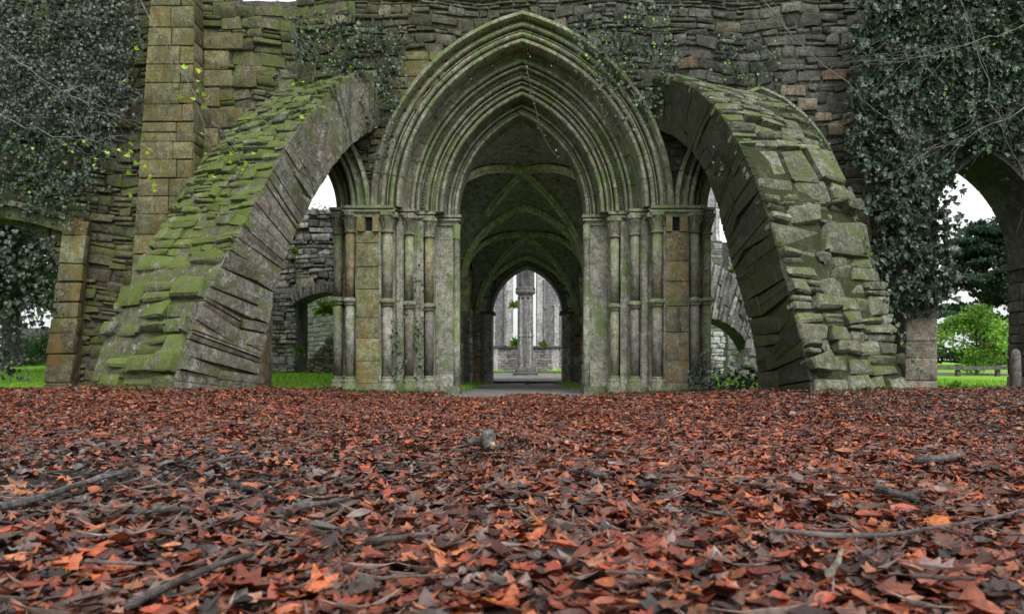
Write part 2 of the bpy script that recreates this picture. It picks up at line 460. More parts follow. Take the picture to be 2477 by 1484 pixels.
# ashlar beside the tall buttress
sb = MB()
stones(sb, wall_map(FY - .04, 0), rows_rand(2.5, 5.9, .26, .34), lambda a, b: [(-5.1, -4.5 + .35 * math.sin(a * 9))], (.3, .5), pal(TAN), prot=.008, jit=.006, split=0, gap=.012)
stones(sb, wall_map(FY - .04, 0), rows_rand(4.6, 5.6, .2, .26), lambda a, b: [(-2.25 + (a - 4.6) * .55, -1.45 + (a - 4.6) * .6)], (.3, .5), pal([(.2, .2, .12)]), prot=.008, jit=.006, split=0, gap=.012)
build('ashlar_patch', sb, M_pil, facade)

# ---- great doorway arch ----
arch = thing('pointed_archway', 'great pointed doorway arch with many moulded stone orders and bare carved rim', 'archway', (AX, 13.5, ZS))
LM = [(.23, .235, .185), (.26, .26, .21), (.20, .205, .155), (.22, .21, .15)]
hood = [(3.31, 13.24), (3.31, 13.10), (3.275, 13.04), (3.23, 13.03), (3.205, 13.07), (3.19, 13.16)]
o1 = [(3.185, 13.20), (3.15, 13.20)] + roll(3.105, 13.15, .036) + [(3.065, 13.25), (3.045, 13.25), (3.04, 13.17), (3.02, 13.17), (3.015, 13.24)] + roll(2.965, 13.18, .04) + [(2.92, 13.27), (2.90, 13.27), (2.895, 13.16), (2.87, 13.12), (2.83, 13.12), (2.805, 13.16), (2.80, 13.42)]
o2 = [(2.80, 13.50), (2.75, 13.58), (2.70, 13.58)] + roll(2.655, 13.5, .032) + [(2.62, 13.60), (2.60, 13.60)] + roll(2.57, 13.52, .024) + [(2.54, 13.62), (2.45, 13.62)] + roll(2.415, 13.55, .03) + [(2.38, 13.66), (2.355, 13.66), (2.35, 13.56), (2.33, 13.56), (2.325, 13.64), (2.29, 13.64)] + roll(2.26, 13.59, .022) + [(2.235, 13.69), (2.215, 13.69)] + roll(2.175, 13.62, .035) + [(2.14, 13.67), (2.14, 13.84)]
o3 = [(2.14, 13.90), (2.11, 13.97), (2.09, 13.97)] + roll(2.065, 13.89, .022) + [(2.04, 14.0), (2.015, 14.0), (2.01, 13.93), (1.995, 13.93), (1.99, 13.98)] + roll(1.955, 13.93, .03) + [(1.92, 13.98), (1.914, 14.35)]
for nm, pr, sg in (('hood_mould', hood, (.5, .9)), ('outer_order', o1, (.38, .6)), ('middle_order', o2, (.34, .55)), ('inner_order', o3, (.3, .5))):
    mb = MB()
    for s in (-1, 1): moulding(mb, AX, ZS + .02, C0, pr, s, sg, LM, depthback=.12 if nm != 'inner_order' else .02)
    o = build(nm, mb, M_arch, arch)
for s in (-1, 1):
    dt = MB(); r = 2.495; ta = math.acos(C0 / r)
    for th in np.arange(.03, ta, .021):
        x = AX + s * (-C0 + r * math.cos(th)); z = ZS + .02 + r * math.sin(th); y = 13.56; sz = .02
        dt.add([(x - sz, y + .03, z - sz), (x + sz, y + .03, z - sz), (x + sz, y + .03, z + sz), (x - sz, y + .03, z + sz), (x, y - .035, z)], [(0, 1, 4), (1, 2, 4), (2, 3, 4), (3, 0, 4)], (.30, .30, .25))
    build('dogtooth_band', dt, M_arch, arch)

# ---- side arches (partly behind the buttresses) ----
so1 = [(2.28, 13.24), (2.28, 13.10), (2.22, 13.05), (2.18, 13.12), (2.14, 13.15)] + roll(2.09, 13.15, .04) + [(2.04, 13.2)] + roll(1.99, 13.18, .04) + [(1.94, 13.2), (1.93, 13.38)]
so2 = [(1.93, 13.40), (1.89, 13.46)] + roll(1.85, 13.44, .035) + [(1.80, 13.48)] + roll(1.75, 13.46, .04) + [(1.69, 13.52), (1.63, 13.56), (1.63, 14.1)]
for s, w in ((-1, 'left'), (1, 'right')):
    sa = thing('side_archway', ('moulded side arch behind the mossy buttress left of the doorway' if s < 0 else 'moulded side arch behind the broken buttress right of the doorway'), 'archway', (AX + s * 3.9, 13.5, ZS))
    mb = MB(); mb2 = MB()
    for k in (-1, 1):
        dx = .25 if s < 0 else 0; cq = .88 if s < 0 else .70; sh = lambda P: [(a - dx - (.88 - cq), b) for a, b in P]
        moulding(mb, AX + s * (3.9 - dx), ZS + .02, cq, sh(so1), k, (.4, .6), LM, depthback=.1)
        moulding(mb2, AX + s * (3.9 - dx), ZS + .02, cq, sh(so2), k, (.35, .5), LM, depthback=.02)
    build('outer_order', mb, M_arch, sa); build('inner_order', mb2, M_arch, sa)
    mb = MB()     # the far jamb
    if s < 0:
        stones(mb, wall_map(13.12, 0), rows_rand(-.2, 3.0, .25, .4), lambda a, b: [(-4.75, -4.06)], (.35, .5), pal([(.30, .24, .19), (.26, .22, .18)], .15), prot=.006, gap=.005, bev=.006, depth=.4, split=.03)
        stones(mb, lambda U, V, H: (-4.07 + H, 13.16 + U, V), rows_rand(-.2, 3.0, .25, .4), lambda a, b: [(0, .35)], (.35, .5), pal([(.26, .22, .18)], .15), prot=.006, gap=.005, bev=.006, depth=.2, split=.03)
    else: mb.box(AX + 4.65, AX + 5.25, 13.3, 14.1, -.2, 3.02, (.2, .2, .16))
    build('jamb', mb, M_panel if s < 0 else M_pier, sa)

# ---- clustered piers ----
PLAN = [(1.114, 14.42), (1.114, 13.92), (1.50, 13.92), (1.50, 13.78), (1.68, 13.78), (1.68, 13.58), (1.80, 13.58), (1.80, 13.52), (2.0, 13.52), (2.0, 13.34), (2.12, 13.34), (2.12, 13.26), (2.33, 13.26), (2.33, 13.10), (2.74, 13.10), (2.74, 13.26), (2.93, 13.26), (2.93, 13.46), (3.03, 13.46), (3.03, 14.32)]
IMP = [(1.05, 14.44), (1.05, 13.84), (1.47, 13.84), (1.47, 13.55), (1.78, 13.55), (1.78, 13.29), (2.10, 13.29), (2.10, 13.00), (2.96, 13.00), (2.96, 13.18), (3.19, 13.18), (3.19, 14.34)]
COLS = [(1.59, 13.68, .078), (1.90, 13.42, .076), (2.225, 13.16, .085), (2.84, 13.16, .078), (3.08, 13.34, .078)]
TOPT = {-1: [(.23, .20, .12), (.24, .255, .16), (.24, .23, .18), (.25, .20, .11), (.17, .18, .13)], 1: [(.27, .28, .20), (.20, .205, .17), (.22, .21, .16), (.22, .215, .16), (.23, .25, .17)]}
BOTT = {-1: [(.15, .135, .135), (.18, .155, .13), (.28, .28, .24), (.25, .255, .21), (.20, .21, .16)], 1: [(.26, .27, .19), (.20, .195, .18), (.21, .195, .17), (.20, .18, .16), (.22, .25, .15)]}
def off(poly, s): return [(AX + s * p[0], p[1]) for p in poly]
def shrink(poly, d, s):
    cx = 2.1; return [(AX + s * (p[0] + (d if p[0] < cx else -d)), p[1] + (d if p[1] < 14 else 0)) for p in poly]
for s in (-1, 1):
    pr = thing('clustered_pier', 'cluster of slim stone columns ' + ('left of the doorway with an orange stained centre panel' if s < 0 else 'right of the doorway with a rusty pink centre panel'), 'pier', (AX + s * 2.1, 13.5, 0))
    mb = MB()
    # courses of core, each a block ring with its own tint
    z = -.15
    while z < 2.86:
        h = rng.uniform(.26, .42); e = min(2.86, z + h)
        pl = [(p[0] + rng.uniform(-.004, .004), p[1] + rng.uniform(-.004, .004)) for p in PLAN]
        mb.prism(off(pl, s), z, e - .002, np.array(LIME[rng.integers(0, 3)]) * rng.uniform(.85, 1.1)); z = e
    mb.prism(off([(p[0] + (.02 if p[0] < 2 else -.02), p[1] + .02) for p in PLAN], s), -.15, 2.87, (.12, .12, .1))
    build('pier_core', mb, M_pier, pr)
    # face ashlars on the flat inner face
    mb = MB()
    stones(mb, lambda U, V, H: (AX + s * U, 13.925 - H, V), rows_rand(.1, 2.86, .24, .42), lambda a, b: [(1.165, 1.49)], (.18, .33), pal([(.27, .27, .24), (.24, .245, .2), (.3, .3, .27)]), prot=.008, jit=.003, gap=.010, bev=.006, split=.1, rough=.002, depth=.05)
    build('inner_ashlar', mb, M_pier, pr)
    mb = MB()
    pt = [(.24, .235, .12), (.22, .225, .125)] if s < 0 else [(.25, .215, .145), (.23, .21, .15)]
    stones(mb, lambda U, V, H: (AX + s * U, 13.07 - H, V), rows_rand(.12, 2.6, .34, .5), lambda a, b: [(2.35, 2.725)], (.5, .6), pal(pt, .12), prot=.006, jit=.002, gap=.008, bev=.006, split=0, rough=.002, depth=.04)
    mb.box(*sorted((AX + s * 2.35, AX + s * 2.45)), 13.03, 13.12, 2.60, 2.84, pt[0]); mb.box(*sorted((AX + s * 2.58, AX + s * 2.70)), 13.03, 13.12, 2.60, 2.84, pt[0])
    mb.box(*sorted((AX + s * 2.352, AX + s * 2.72)), 13.035, 13.12, -.15, .12, (.22, .23, .15))
    build('stained_panel', mb, M_panel, pr)
    mb = MB()
    mb.box(*sorted((AX + s * 2.455, AX + s * 2.575)), 13.096, 13.11, 2.62, 2.84, (.012, .012, .01)); build('socket_shade', mb, M_core, pr)  # near-black plate paints the shade at the back of the socket recess
    # corner roll of the inner jamb
    mb = MB(); mb.lathe(AX + s * 1.135, 13.935, [(.06, -.15), (.06, 1.1), (.058, 1.1), (.06, 1.7), (.06, 2.6), (.075, 2.62), (.055, 2.64), (.07, 2.86)], 16, (.24, .25, .19)); build('edge_roll', mb, M_pier, pr, smooth=True)
    for i, (x, y, r) in enumerate(COLS):
        x = AX + s * x
        mb = MB(); zm = 1.40 + (.02 * i)
        mb.lathe(x, y, [(r, .2), (r * .98, .8), (r, zm - .05)], 22, BOTT[s][i])
        mb.lathe(x, y, [(r, zm + .05), (r * .985, 2.0), (r, 2.62)], 22, TOPT[s][i])
        col = build('column', mb, M_shaft, pr, smooth=True)
        mb = MB(); mb.lathe(x, y, [(r, zm - .06), (r * 1.25, zm - .055), (r * 1.3, zm - .035), (r * 1.12, zm - .02), (r * 1.5, zm - .01), (r * 1.6, zm + .02), (r * 1.45, zm + .045), (r * 1.1, zm + .055), (r, zm + .07)], 22, (.22, .23, .18)); build('shaft_ring', mb, M_pier, col, smooth=True)
        # bell capital with upright flutes
        mb = MB()
        prf = [(r, 2.58), (r * 1.3, 2.595), (r * 1.32, 2.62), (r * 1.02, 2.635), (r * 1.0, 2.68), (r * 1.1, 2.74), (r * 1.4, 2.81), (r * 1.62, 2.85), (r * 1.62, 2.88)]
        mb.lathe(x, y, prf, 22, (.21, .215, .165))
        for k in range(11):
            a = 2 * math.pi * k / 11
            mb.tube([(x + r * q * math.cos(a), y + r * q * math.sin(a), zz) for q, zz in ((1.0, 2.65), (1.08, 2.72), (1.4, 2.80), (1.7, 2.84))], [.008, .012, .014, .012], 5, (.24, .245, .19))
        mb.prism([(x + dx * r * 1.75, y + dy * r * 1.75) for dx, dy in ((-1, -.55), (-.55, -1), (.55, -1), (1, -.55), (1, 1), (-1, 1))], 2.865, 2.93, (.23, .235, .18))
        build('capital', mb, M_pier, col)
        mb = MB(); pr_ = [(r * 1.9, -.2), (r * 1.9, .05), (r * 1.75, .07), (r * 1.72, .10), (r * 1.5, .115), (r * 1.6, .14), (r * 1.5, .17), (r * 1.15, .185), (r * 1.12, .2), (r * 1.2, .21), (r, .23)]
        mb.lathe(x, y, pr_, 24, (.2, .21, .15)); build('column_base', mb, M_pier, col, smooth=True)
    mb = MB()
    mb.prism(shrink(IMP, .05, s), 2.84, 2.915, (.22, .225, .17))
    mb.prism(shrink(IMP, .015, s), 2.915, 2.955, (.24, .24, .18))
    mb.prism(shrink(IMP, .045, s), 2.955, 2.975, (.13, .13, .1))
    mb.prism(shrink(IMP, 0, s), 2.975, 3.022, (.23, .235, .175))
    build('impost', mb, M_pier, pr)
    mb = MB(); mb.prism(shrink(IMP, .03, s), -.25, .045, (.17, .18, .12)); build('plinth', mb, M_pier, pr)

# ================= FLYING BUTTRESSES =================
def resample(P, n):
    P = np.array(P, float); d = np.concatenate([[0], np.cumsum(np.linalg.norm(np.diff(P, axis=0), axis=1))])
    t = np.linspace(0, d[-1], n); return np.stack([np.interp(t, d, P[:, i]) for i in range(P.shape[1])], 1), d[-1]
def smooth_poly(P, it=2):
    P = np.array(P, float)
    for _ in range(it):
        Q = [P[0]]
        for a, b in zip(P[:-1], P[1:]): Q += [a * .75 + b * .25, a * .25 + b * .75]
        P = np.array(Q + [P[-1]])
    return P
def flyer(name, label, O, D, E_px, I_px, width, wside, rowsE, rowsS, mE, mS, tE, tS, wE, wS, cat='buttress', sgap=.003, sprot=.014):
    O = np.array(O, float); D = np.array(D, float); DL = np.linalg.norm(D); d = D / DL
    wv = np.array([d[1], -d[0]]) * wside         # horizontal, towards the far side of the slab
    def tosz(px, py):
        k = (px - CX) / F; s = (k * O[1] - O[0]) / (D[0] - k * D[1]); Y = O[1] + D[1] * s
        return (s * DL, CH + (HY - py) / F * Y)
    E, LE = resample(smooth_poly([tosz(*p) for p in E_px]), 121); I, LI = resample(smooth_poly([tosz(*p) for p in I_px]), 121)
    tt = np.linspace(0, 1, 121)
    tan = np.gradient(E, axis=0); tan /= np.linalg.norm(tan, axis=1)[:, None]
    nor = np.stack([-tan[:, 1], tan[:, 0]], 1)   # outward (away from intrados)
    if np.dot(nor[60], E[60] - I[60]) < 0: nor = -nor
    ip = lambda A, t: (np.interp(t, tt, A[:, 0]), np.interp(t, tt, A[:, 1]))
    th = thing(name, label, cat, (O[0], O[1], .1))
    # core
    mb = MB(); V = []; n = 61; ids = np.linspace(0, 120, n).astype(int)
    for i in ids:
        e = E[i] - nor[i] * .035; q = I[i]
        for (s_, z_) in (e, q):
            for w in (.05, width - .03):
                V.append((O[0] + d[0] * s_ + wv[0] * w, O[1] + d[1] * s_ + wv[1] * w, z_))
    Fc = []
    for i in range(n - 1):
        a = i * 4; b = a + 4
        Fc += [(a, a + 1, b + 1, b), (a + 2, b + 2, b + 3, a + 3), (a, b, b + 2, a + 2), (a + 1, a + 3, b + 3, b + 1)]
    Fc += [(0, 2, 3, 1), (4 * n - 4, 4 * n - 3, 4 * n - 1, 4 * n - 2)]
    mb.add(V, Fc, (.12, .12, .08)); build('rubble_core', mb, mS, th)
    # top (extrados) stones ; u across width, v along arch (metres)
    def mapE(U, Vv, H):
        t = Vv / LE; es, ez = ip(E, t); ns, nz = ip(nor, t)
        wob = .03 * np.sin(U * 3 + Vv * 1.3)
        s_ = es + ns * (H + wob); z_ = ez + nz * (H + wob)
        return O[0] + d[0] * s_ + wv[0] * U, O[1] + d[1] * s_ + wv[1] * U, z_
    mb = MB()
    for (a, b, lo, hi, w0, w1, p) in rowsE:
        stones(mb, mapE, rows_rand(a * LE, b * LE, lo, hi), lambda x, y: [(rng.uniform(-.02, .015), width + rng.uniform(-.03, .04))], (w0, w1), tE, prot=p, jit=.07 if lo > .15 else .04, gap=.010, bev=.034 if lo > .15 else .018, depth=.13, split=.3, rough=.012, skip=.01, tilt=.5, hvar=.16)
    build('top_stones', mb, mE, th)
    # visible side ; u radial fraction in metres, v along
    thick = float(np.mean(np.linalg.norm(E - I, axis=1)))
    def mapS(U, Vv, H):
        t = np.clip((Vv + .07 * np.sin(U * 4.1 + Vv * 2.3) + .05 * np.sin(U * 9 + Vv * 1.1)) / LE, 0, 1); r = np.clip(U / thick, .03, 1)
        es, ez = ip(E, t); is_, iz = ip(I, t)
        s_ = es + (is_ - es) * r; z_ = ez + (iz - ez) * r
        return O[0] + d[0] * s_ - wv[0] * (H + .01), O[1] + d[1] * s_ - wv[1] * (H + .01), z_
    mb = MB()
    stones(mb, mapS, rows_rand(0, LE, *rowsS), lambda a, b: [(.0, thick)], wS, tS, prot=sprot, jit=.016, gap=sgap, bev=.008, depth=.1, split=.3, rough=.010, tilt=.5)
    build('side_stones', mb, mS, th)
    return th
LT = pal([(.17, .175, .10), (.20, .20, .13), (.12, .125, .08), (.25, .25, .2), (.17, .16, .13)], .35)
LS = pal([(.20, .20, .17), (.18, .175, .15), (.21, .21, .185), (.21, .175, .15), (.17, .175, .12)], .1)
flyer('flying_buttress', 'broad moss covered broken arch leaning in from the left of the doorway', (-4.05, 9.5), (1.77, 3.5),
      [(412, 960), (438, 850), (478, 745), (515, 665), (560, 590), (600, 510), (650, 420), (702, 330), (765, 248), (835, 190), (925, 172), (960, 172)],
      [(612, 960), (638, 850), (660, 720), (690, 610), (735, 520), (790, 420), (850, 345), (925, 300), (960, 290)], 1.58, -1,
      [(0, .28, .18, .34, .18, .42, .13), (.28, .62, .10, .2, .13, .34, .05), (.62, 1, .08, .15, .12, .32, .05)], (.1, .34), M_flyL, M_flyLs, LT, LS, None, (.35, 1.0))
RT = pal([(.19, .19, .14), (.22, .22, .17), (.16, .16, .12), (.25, .25, .19)], .25)
RS = pal([(.07, .072, .045), (.08, .08, .05), (.06, .06, .04)], .12)  # low tints carry the shade on the inner face
flyer('flying_buttress', 'steep broken arch of stepped grey blocks on the right, moss and painted shade on its inner side', (3.77, 10.0), (-1.38, 3.1),
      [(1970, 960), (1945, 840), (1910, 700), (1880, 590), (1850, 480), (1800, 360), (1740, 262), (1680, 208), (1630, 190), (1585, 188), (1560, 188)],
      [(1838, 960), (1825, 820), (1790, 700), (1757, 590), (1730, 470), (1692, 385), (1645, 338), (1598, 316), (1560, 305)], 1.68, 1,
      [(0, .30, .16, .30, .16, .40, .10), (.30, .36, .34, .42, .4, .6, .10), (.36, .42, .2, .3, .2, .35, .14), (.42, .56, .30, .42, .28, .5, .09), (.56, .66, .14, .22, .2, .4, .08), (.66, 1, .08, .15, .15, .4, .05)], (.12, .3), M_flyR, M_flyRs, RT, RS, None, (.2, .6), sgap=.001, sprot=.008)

# ================= TALL LEFT BUTTRESS AND FAR LEFT ARCH =================
tb = thing('wall_buttress', 'tall tan ashlar wall buttress with orange stains behind the left broken arch', 'buttress', (-5.6, 12.9, 0))
mb = MB()
def xl(z): return -6.15 + .055 * z
def xr(z): return -5.05 - .01 * z
for (z, e) in rows_rand(-.1, 7.8, .27, .36):
    pass
def mapB(U, V, H): return xl(V) + (xr(V) - xl(V)) * U / 1.0, 12.62 - H + .03 * V, V
stones(mb, mapB, rows_rand(-.1, 7.8, .26, .36), lambda a, b: [(0, 1)], (.3, .55), pal(TAN, .2), prot=.008, jit=.006, gap=.01, bev=.01, split=.04, rough=.003, depth=.06)
def mapB2(U, V, H): return xr(V) + H, 12.64 + .03 * V + U, V
stones(mb, mapB2, rows_rand(-.1, 7.8, .26, .36), lambda a, b: [(0, .6)], (.3, .5), pal(TAN, .2), prot=.008, jit=.006, gap=.01, bev=.01, split=.04, rough=.003, depth=.06)
V = []
for z in (-.2, 7.8): V += [(xl(z) + .02, 12.66 + .03 * z, z), (xr(z) - .03, 12.66 + .03 * z, z), (xr(z) - .03, 13.3, z), (xl(z) + .02, 13.3, z)]
mb.add(V, [(0, 1, 5, 4), (1, 2, 6, 5), (3, 0, 4, 7), (4, 5, 6, 7)], (.09, .08, .06))
build('ashlar_blocks', mb, M_pil, tb)
# far-left jamb and segmental arch
fl = thing('side_archway', 'low flat stone arch over the opening at the far left, ivy above it', 'archway', (-7.6, 13.1, 0))
mb = MB()
def mapJ(U, V, H): return -7.62 + .13 * V + U * (1 - .05 * V), 12.92 - H, V
stones(mb, mapJ, rows_rand(-.1, 2.75, .2, .34), lambda a, b: [(0, .46)], (.25, .46), pal(TAN + OLIVE, .2), prot=.012, gap=.012, bev=.014, split=.1, depth=.1)
mb.add([(-7.6, 12.96, -.2), (-7.18, 12.96, -.2), (-7.18, 13.9, -.2), (-7.6, 13.9, -.2), (-7.28, 12.96, 2.8), (-6.95, 12.96, 2.8), (-6.95, 13.9, 2.8), (-7.28, 13.9, 2.8)], [(0, 1, 5, 4), (3, 0, 4, 7), (1, 2, 6, 5), (4, 5, 6, 7)], (.12, .11, .08))
build('jamb', mb, M_panel, fl)
mb = MB()
n = 13
for k in range(n):
    x0 = -10.6 + k * .26; 
    f = lambda x: 2.72 + .38 * (1 - ((x + 8.9) / 1.9) ** 2)
    for (dz, y, h, tt_) in ((0, 12.98, .2, (.10, .11, .07)), (.21, 12.90, .09, (.2, .2, .14))):
        a, b = f(x0) + dz - .25, f(x0 + .25) + dz - .25
        mb.add([(x0, y, a), (x0 + .25, y, b), (x0 + .25, y, b + h), (x0, y, a + h), (x0, 13.9, a), (x0 + .25, 13.9, b), (x0 + .25, 13.9, b + h), (x0, 13.9, a + h)],
               [(0, 1, 2, 3), (0, 4, 5, 1), (3, 2, 6, 7), (0, 3, 7, 4), (1, 5, 6, 2)], tt_)
build('voussoirs', mb, M_arch, fl)

# ================= RIGHT ARCH =================
ra = thing('side_archway', 'thick dark arch at the far right beside hanging ivy, trees seen through it', 'archway', (7.9, 13.2, 0))
mb = MB()
RP = [(2.0 + .06, 12.96), (2.0, 12.94), (1.99, 13.3), (1.995, 14.08)]
for s in (-1, 1): moulding(mb, 7.7, 2.13, .95, RP, s, (.25, .4), [(.13, .12, .11), (.11, .105, .095)], jit=.008, depthback=.01)
build('arch_ring', mb, M_wall, ra)
mb = MB()
def mapR(U, V, H): return 8.73 - H, 12.97 + U, V
stones(mb, mapR, rows_rand(-.1, 2.1, .2, .34), lambda a, b: [(0, 1.1)], (.3, .6), pal([(.17, .14, .12), (.2, .17, .14), (.15, .14, .12)]), prot=.01, depth=.15, split=.05)
mb.box(8.66, 9.2, 12.93, 14.1, 2.06, 2.14, (.13, .12, .1))
stones(mb, wall_map(12.96, 0), rows_rand(-.1, 2.1, .2, .34), lambda a, b: [(8.74, 9.6)], (.3, .6), pal([(.17, .14, .12), (.2, .17, .14), (.15, .14, .12)]), prot=.01, depth=.2, split=.05)
build('jamb', mb, M_wall, ra)
pp = thing('wall_buttress', 'plain pale stone pier under the ivy at the right edge of the broken arch', 'buttress', (6.6, 12.9, 0))
mb = MB()
stones(mb, wall_map(12.82, 0), rows_rand(-.1, 4.6, .24, .4), lambda a, b: [(6.33, 6.84)], (.25, .5), pal([(.25, .225, .175), (.22, .20, .16), (.2, .19, .15)], .15), prot=.006, jit=.004, gap=.008, bev=.008, split=.03, rough=.002, depth=.05)
mb.box(6.35, 6.83, 12.85, 13.3, -.2, 4.6, (.15, .14, .11))
stones(mb, lambda U, V, H: (6.83 + H, 12.85 + U, V), rows_rand(-.1, 4.6, .24, .4), lambda a, b: [(0, .5)], (.25, .5), pal([(.2, .18, .14)], .15), prot=.006, gap=.008, bev=.008, split=.03, depth=.05)
build('ashlar_blocks', mb, M_pale, pp)
sp_ = MB()
p = W(2456, 948, 12.5); x = p[0]
sp_.lathe(x, 12.5, [(.075, -.1), (.078, .3), (.07, .58), (.06, .63), (.035, .66), (.01, .67)], 14, (.17, .16, .15))
tag(build('stone_post', sp_, M_pale, loc=(x, 12.5, 0), smooth=True), 'short grey round topped stone post against the far right jamb', 'post')

# ================= VESTIBULE =================
vs = thing('vaulted_passage', 'dark rib vaulted stone passage behind the great doorway', 'passage', (AX, 18.5, -.1))
YA, YB = 14.3, 22.7; HB = 2.1; PW = 1.5
def crown(y): return 4.42 - (y - 16.4) * .155
RISE = 1.75
def shp(q): # pointed arc 0..1 -> 1..0
    q = min(1, abs(q)); c = .55; Rr = 1 + c; return math.sqrt(max(0, Rr * Rr - (q + c) ** 2)) / math.sqrt(Rr * Rr - c * c)
def vz(x, y, which=None):
    b = 0 if y < 18.5 else 1; yc = 16.4 + 4.2 * b; v = (y - yc) / HB
    f = shp(x / PW); g = shp(v)
    h = {None: max(f, g), 'f': f, 'g': g}[which]
    return crown(y) - RISE + RISE * h
mb = MB(); nx, ny = 49, 97
G = [[(AX + PW * (2 * i / (nx - 1) - 1), YA + (YB - YA) * j / (ny - 1)) for i in range(nx)] for j in range(ny)]
V = [(x, y, vz(x - AX, y) + rng.uniform(-.015, .015)) for row in G for (x, y) in row]
mb.add(V, [(j * nx + i, j * nx + i + 1, (j + 1) * nx + i + 1, (j + 1) * nx + i) for j in range(ny - 1) for i in range(nx - 1)], (.33, .325, .31))
build('vault_web', mb, M_dark, vs)
for s in (-1, 1):
    mb = MB(); xw = AX + s * PW
    stones(mb, lambda U, V, H: (xw - s * H, U, V), rows_rand(-.4, 2.9, .14, .3), lambda a, b: ([(YA, 14.8), (18.0, 19.2), (21.7, YB)] if a < 2.3 else [(YA, 14.8), (18.0, YB)]), (.25, .55), pal([(.42, .42, .40), (.34, .33, .31), (.5, .5, .47), (.36, .24, .17)], .25), prot=.02, depth=.1)
    [mb.box(*sorted((xw + s * .05, xw + s * .7)), ya, yb, za, 4.9, (.10, .10, .09)) for ya, yb, za in ((14.06, 14.8, -.5), (14.8, 18.0, 3.0), (18.0, 19.2, -.5), (19.2, 21.7, 2.4), (21.7, 22.75, -.5))]
    build('side_wall', mb, M_grey, vs)
mb = MB(); mb.box(AX - 2.2, AX + 2.2, 14.06, 23.4, 4.9, 5.1, (.1, .1, .09)); build('light_block_slab', mb, M_core, vs)  # unseen slab added above the vault to keep light out
def rib(pts, w=.085, hgt=.11, tint=(.5, .52, .38)):
    m_ = MB(); pts = [Vector(p) for p in pts]; V = []; k = 8
    for i, p in enumerate(pts):
        d = (pts[min(i + 1, len(pts) - 1)] - pts[max(i - 1, 0)]).normalized()
        side = Vector((d.y, -d.x, 0)); side = side.normalized() if side.length > .02 else Vector((1, 0, 0))
        dn = d.cross(side); dn = dn if dn.z < 0 else -dn
        for (a, b) in ((-1, -.4), (-1, .35), (-.55, .55), (-.45, .9), (.45, .9), (.55, .55), (1, .35), (1, -.4)):
            V.append(p + side * (a * w) + dn * (b * hgt))
    Fc = [(i * k + j, i * k + (j + 1) % k, (i + 1) * k + (j + 1) % k, (i + 1) * k + j) for i in range(len(pts) - 1) for j in range(k)] + [tuple(range(k)), tuple((len(pts) - 1) * k + j for j in range(k))]
    m_.add(V, Fc, tint); return m_
for b in (0, 1):
    yc = 16.4 + 4.2 * b
    for s in (-1, 1):
        for e in (-1, 1):
            # half diagonals; the front-left-to-centre far arm of the first bay is broken off
            hi = 1.0; qs = np.linspace(0, hi, 22)
            if b == 0 and s == -1 and e == 1: qs = np.linspace(0, .58, 14)
            pts = [(AX + s * q * PW * .97, yc + e * q * HB * .99, vz(s * q * PW, yc + e * q * HB * .98, 'f') - .03) for q in qs]
            build('diagonal_rib', rib(pts), M_rib, vs)
for y, w in ((18.5, .11), (22.55, .1)):
    pts = [(AX + q * PW * .98, y, crown(y) - RISE + RISE * shp(q) - .05) for q in np.linspace(-1, 1, 33)]
    if y == 18.5: build('transverse_rib', rib(pts, w), M_rib, vs)
    else: build('transverse_rib', rib(pts, w, .1), M_rib, vs)
for y in (18.5, 22.45):
    for s in (-1, 1):
        z1 = crown(y) - RISE + .05; z0 = 1.25 if y > 20 else 1.5; mb = MB()
        x = AX + s * (PW - .06)
        for (z, zz, w0, w1) in ((z0, z0 + .12, .07, .13), (z0 + .12, z0 + .5, .13, .16), (z0 + .5, z1, .16, .2)):
            mb.add([(x - w0, y - w0, z), (x + w0, y - w0, z), (x + w0, y + w0, z), (x - w0, y + w0, z), (x - w1, y - w1, zz), (x + w1, y - w1, zz), (x + w1, y + w1, zz), (x - w1, y + w1, zz)], [(0, 3, 2, 1), (4, 5, 6, 7), (0, 1, 5, 4), (1, 2, 6, 5), (2, 3, 7, 6), (3, 0, 4, 7)], (.2, .21, .15))
        build('corbel', mb, M_rib, vs)

vs.rotation_euler = (0, 0, -.03); vs.location.x += .13
# ---- inner doorway ----
dw = thing('inner_doorway', 'smaller pointed doorway at the far end of the dark passage', 'archway', (AX, 23, -.15))
iop = Opening(AX, 1.10, .40, 1.82)
mb = MB(); core_wall(mb, AX - 2.6, AX + 2.6, 22.75, 23.5, -.6, lambda x: 4.6, [iop], tint=(.07, .07, .065)); build('wall_core', mb, M_core, dw)
mb = MB(); stones(mb, wall_map(22.72, .01), rows_rand(-.4, 4.2, .16, .34), iv_wall(AX - 1.6, AX + 1.6, [iop]), (.2, .5), pal([(.7, .7, .67), (.6, .6, .57), (.45, .43, .4), (.5, .3, .18)], .25), prot=.015, depth=.1); build('wall_facing', mb, M_grey, dw)
IP = [(1.56, 22.70), (1.56, 22.62)] + roll(1.515, 22.64, .035) + [(1.48, 22.7)] + roll(1.44, 22.7, .03) + [(1.40, 22.8), (1.40, 23.55)]
mb = MB()
for s in (-1, 1): moulding(mb, AX, 1.82, .40, IP, s, (.3, .5), [(.26, .26, .22), (.22, .23, .19)], depthback=.01)
build('arch_ring', mb, M_pier, dw)
mb = MB()
for s in (-1, 1):
    for (z, e) in rows_rand(-.4, 1.8, .25, .4):
        t = np.array([(.4, .4, .36), (.46, .46, .42), (.32, .32, .29)][rng.integers(0, 3)])
        mb.box(*sorted((AX + s * 1.0, AX + s * 1.22)), 22.62, 23.55, z, e - .008, t)
        mb.box(*sorted((AX + s * 1.225, AX + s * 1.34)), 22.68, 23.0, z, e - .008, t * .6)
    mb.box(*sorted((AX + s * .93, AX + s * 1.38)), 22.57, 23.58, 1.8, 1.88, (.12, .12, .1))
build('jambs', mb, M_pier, dw)
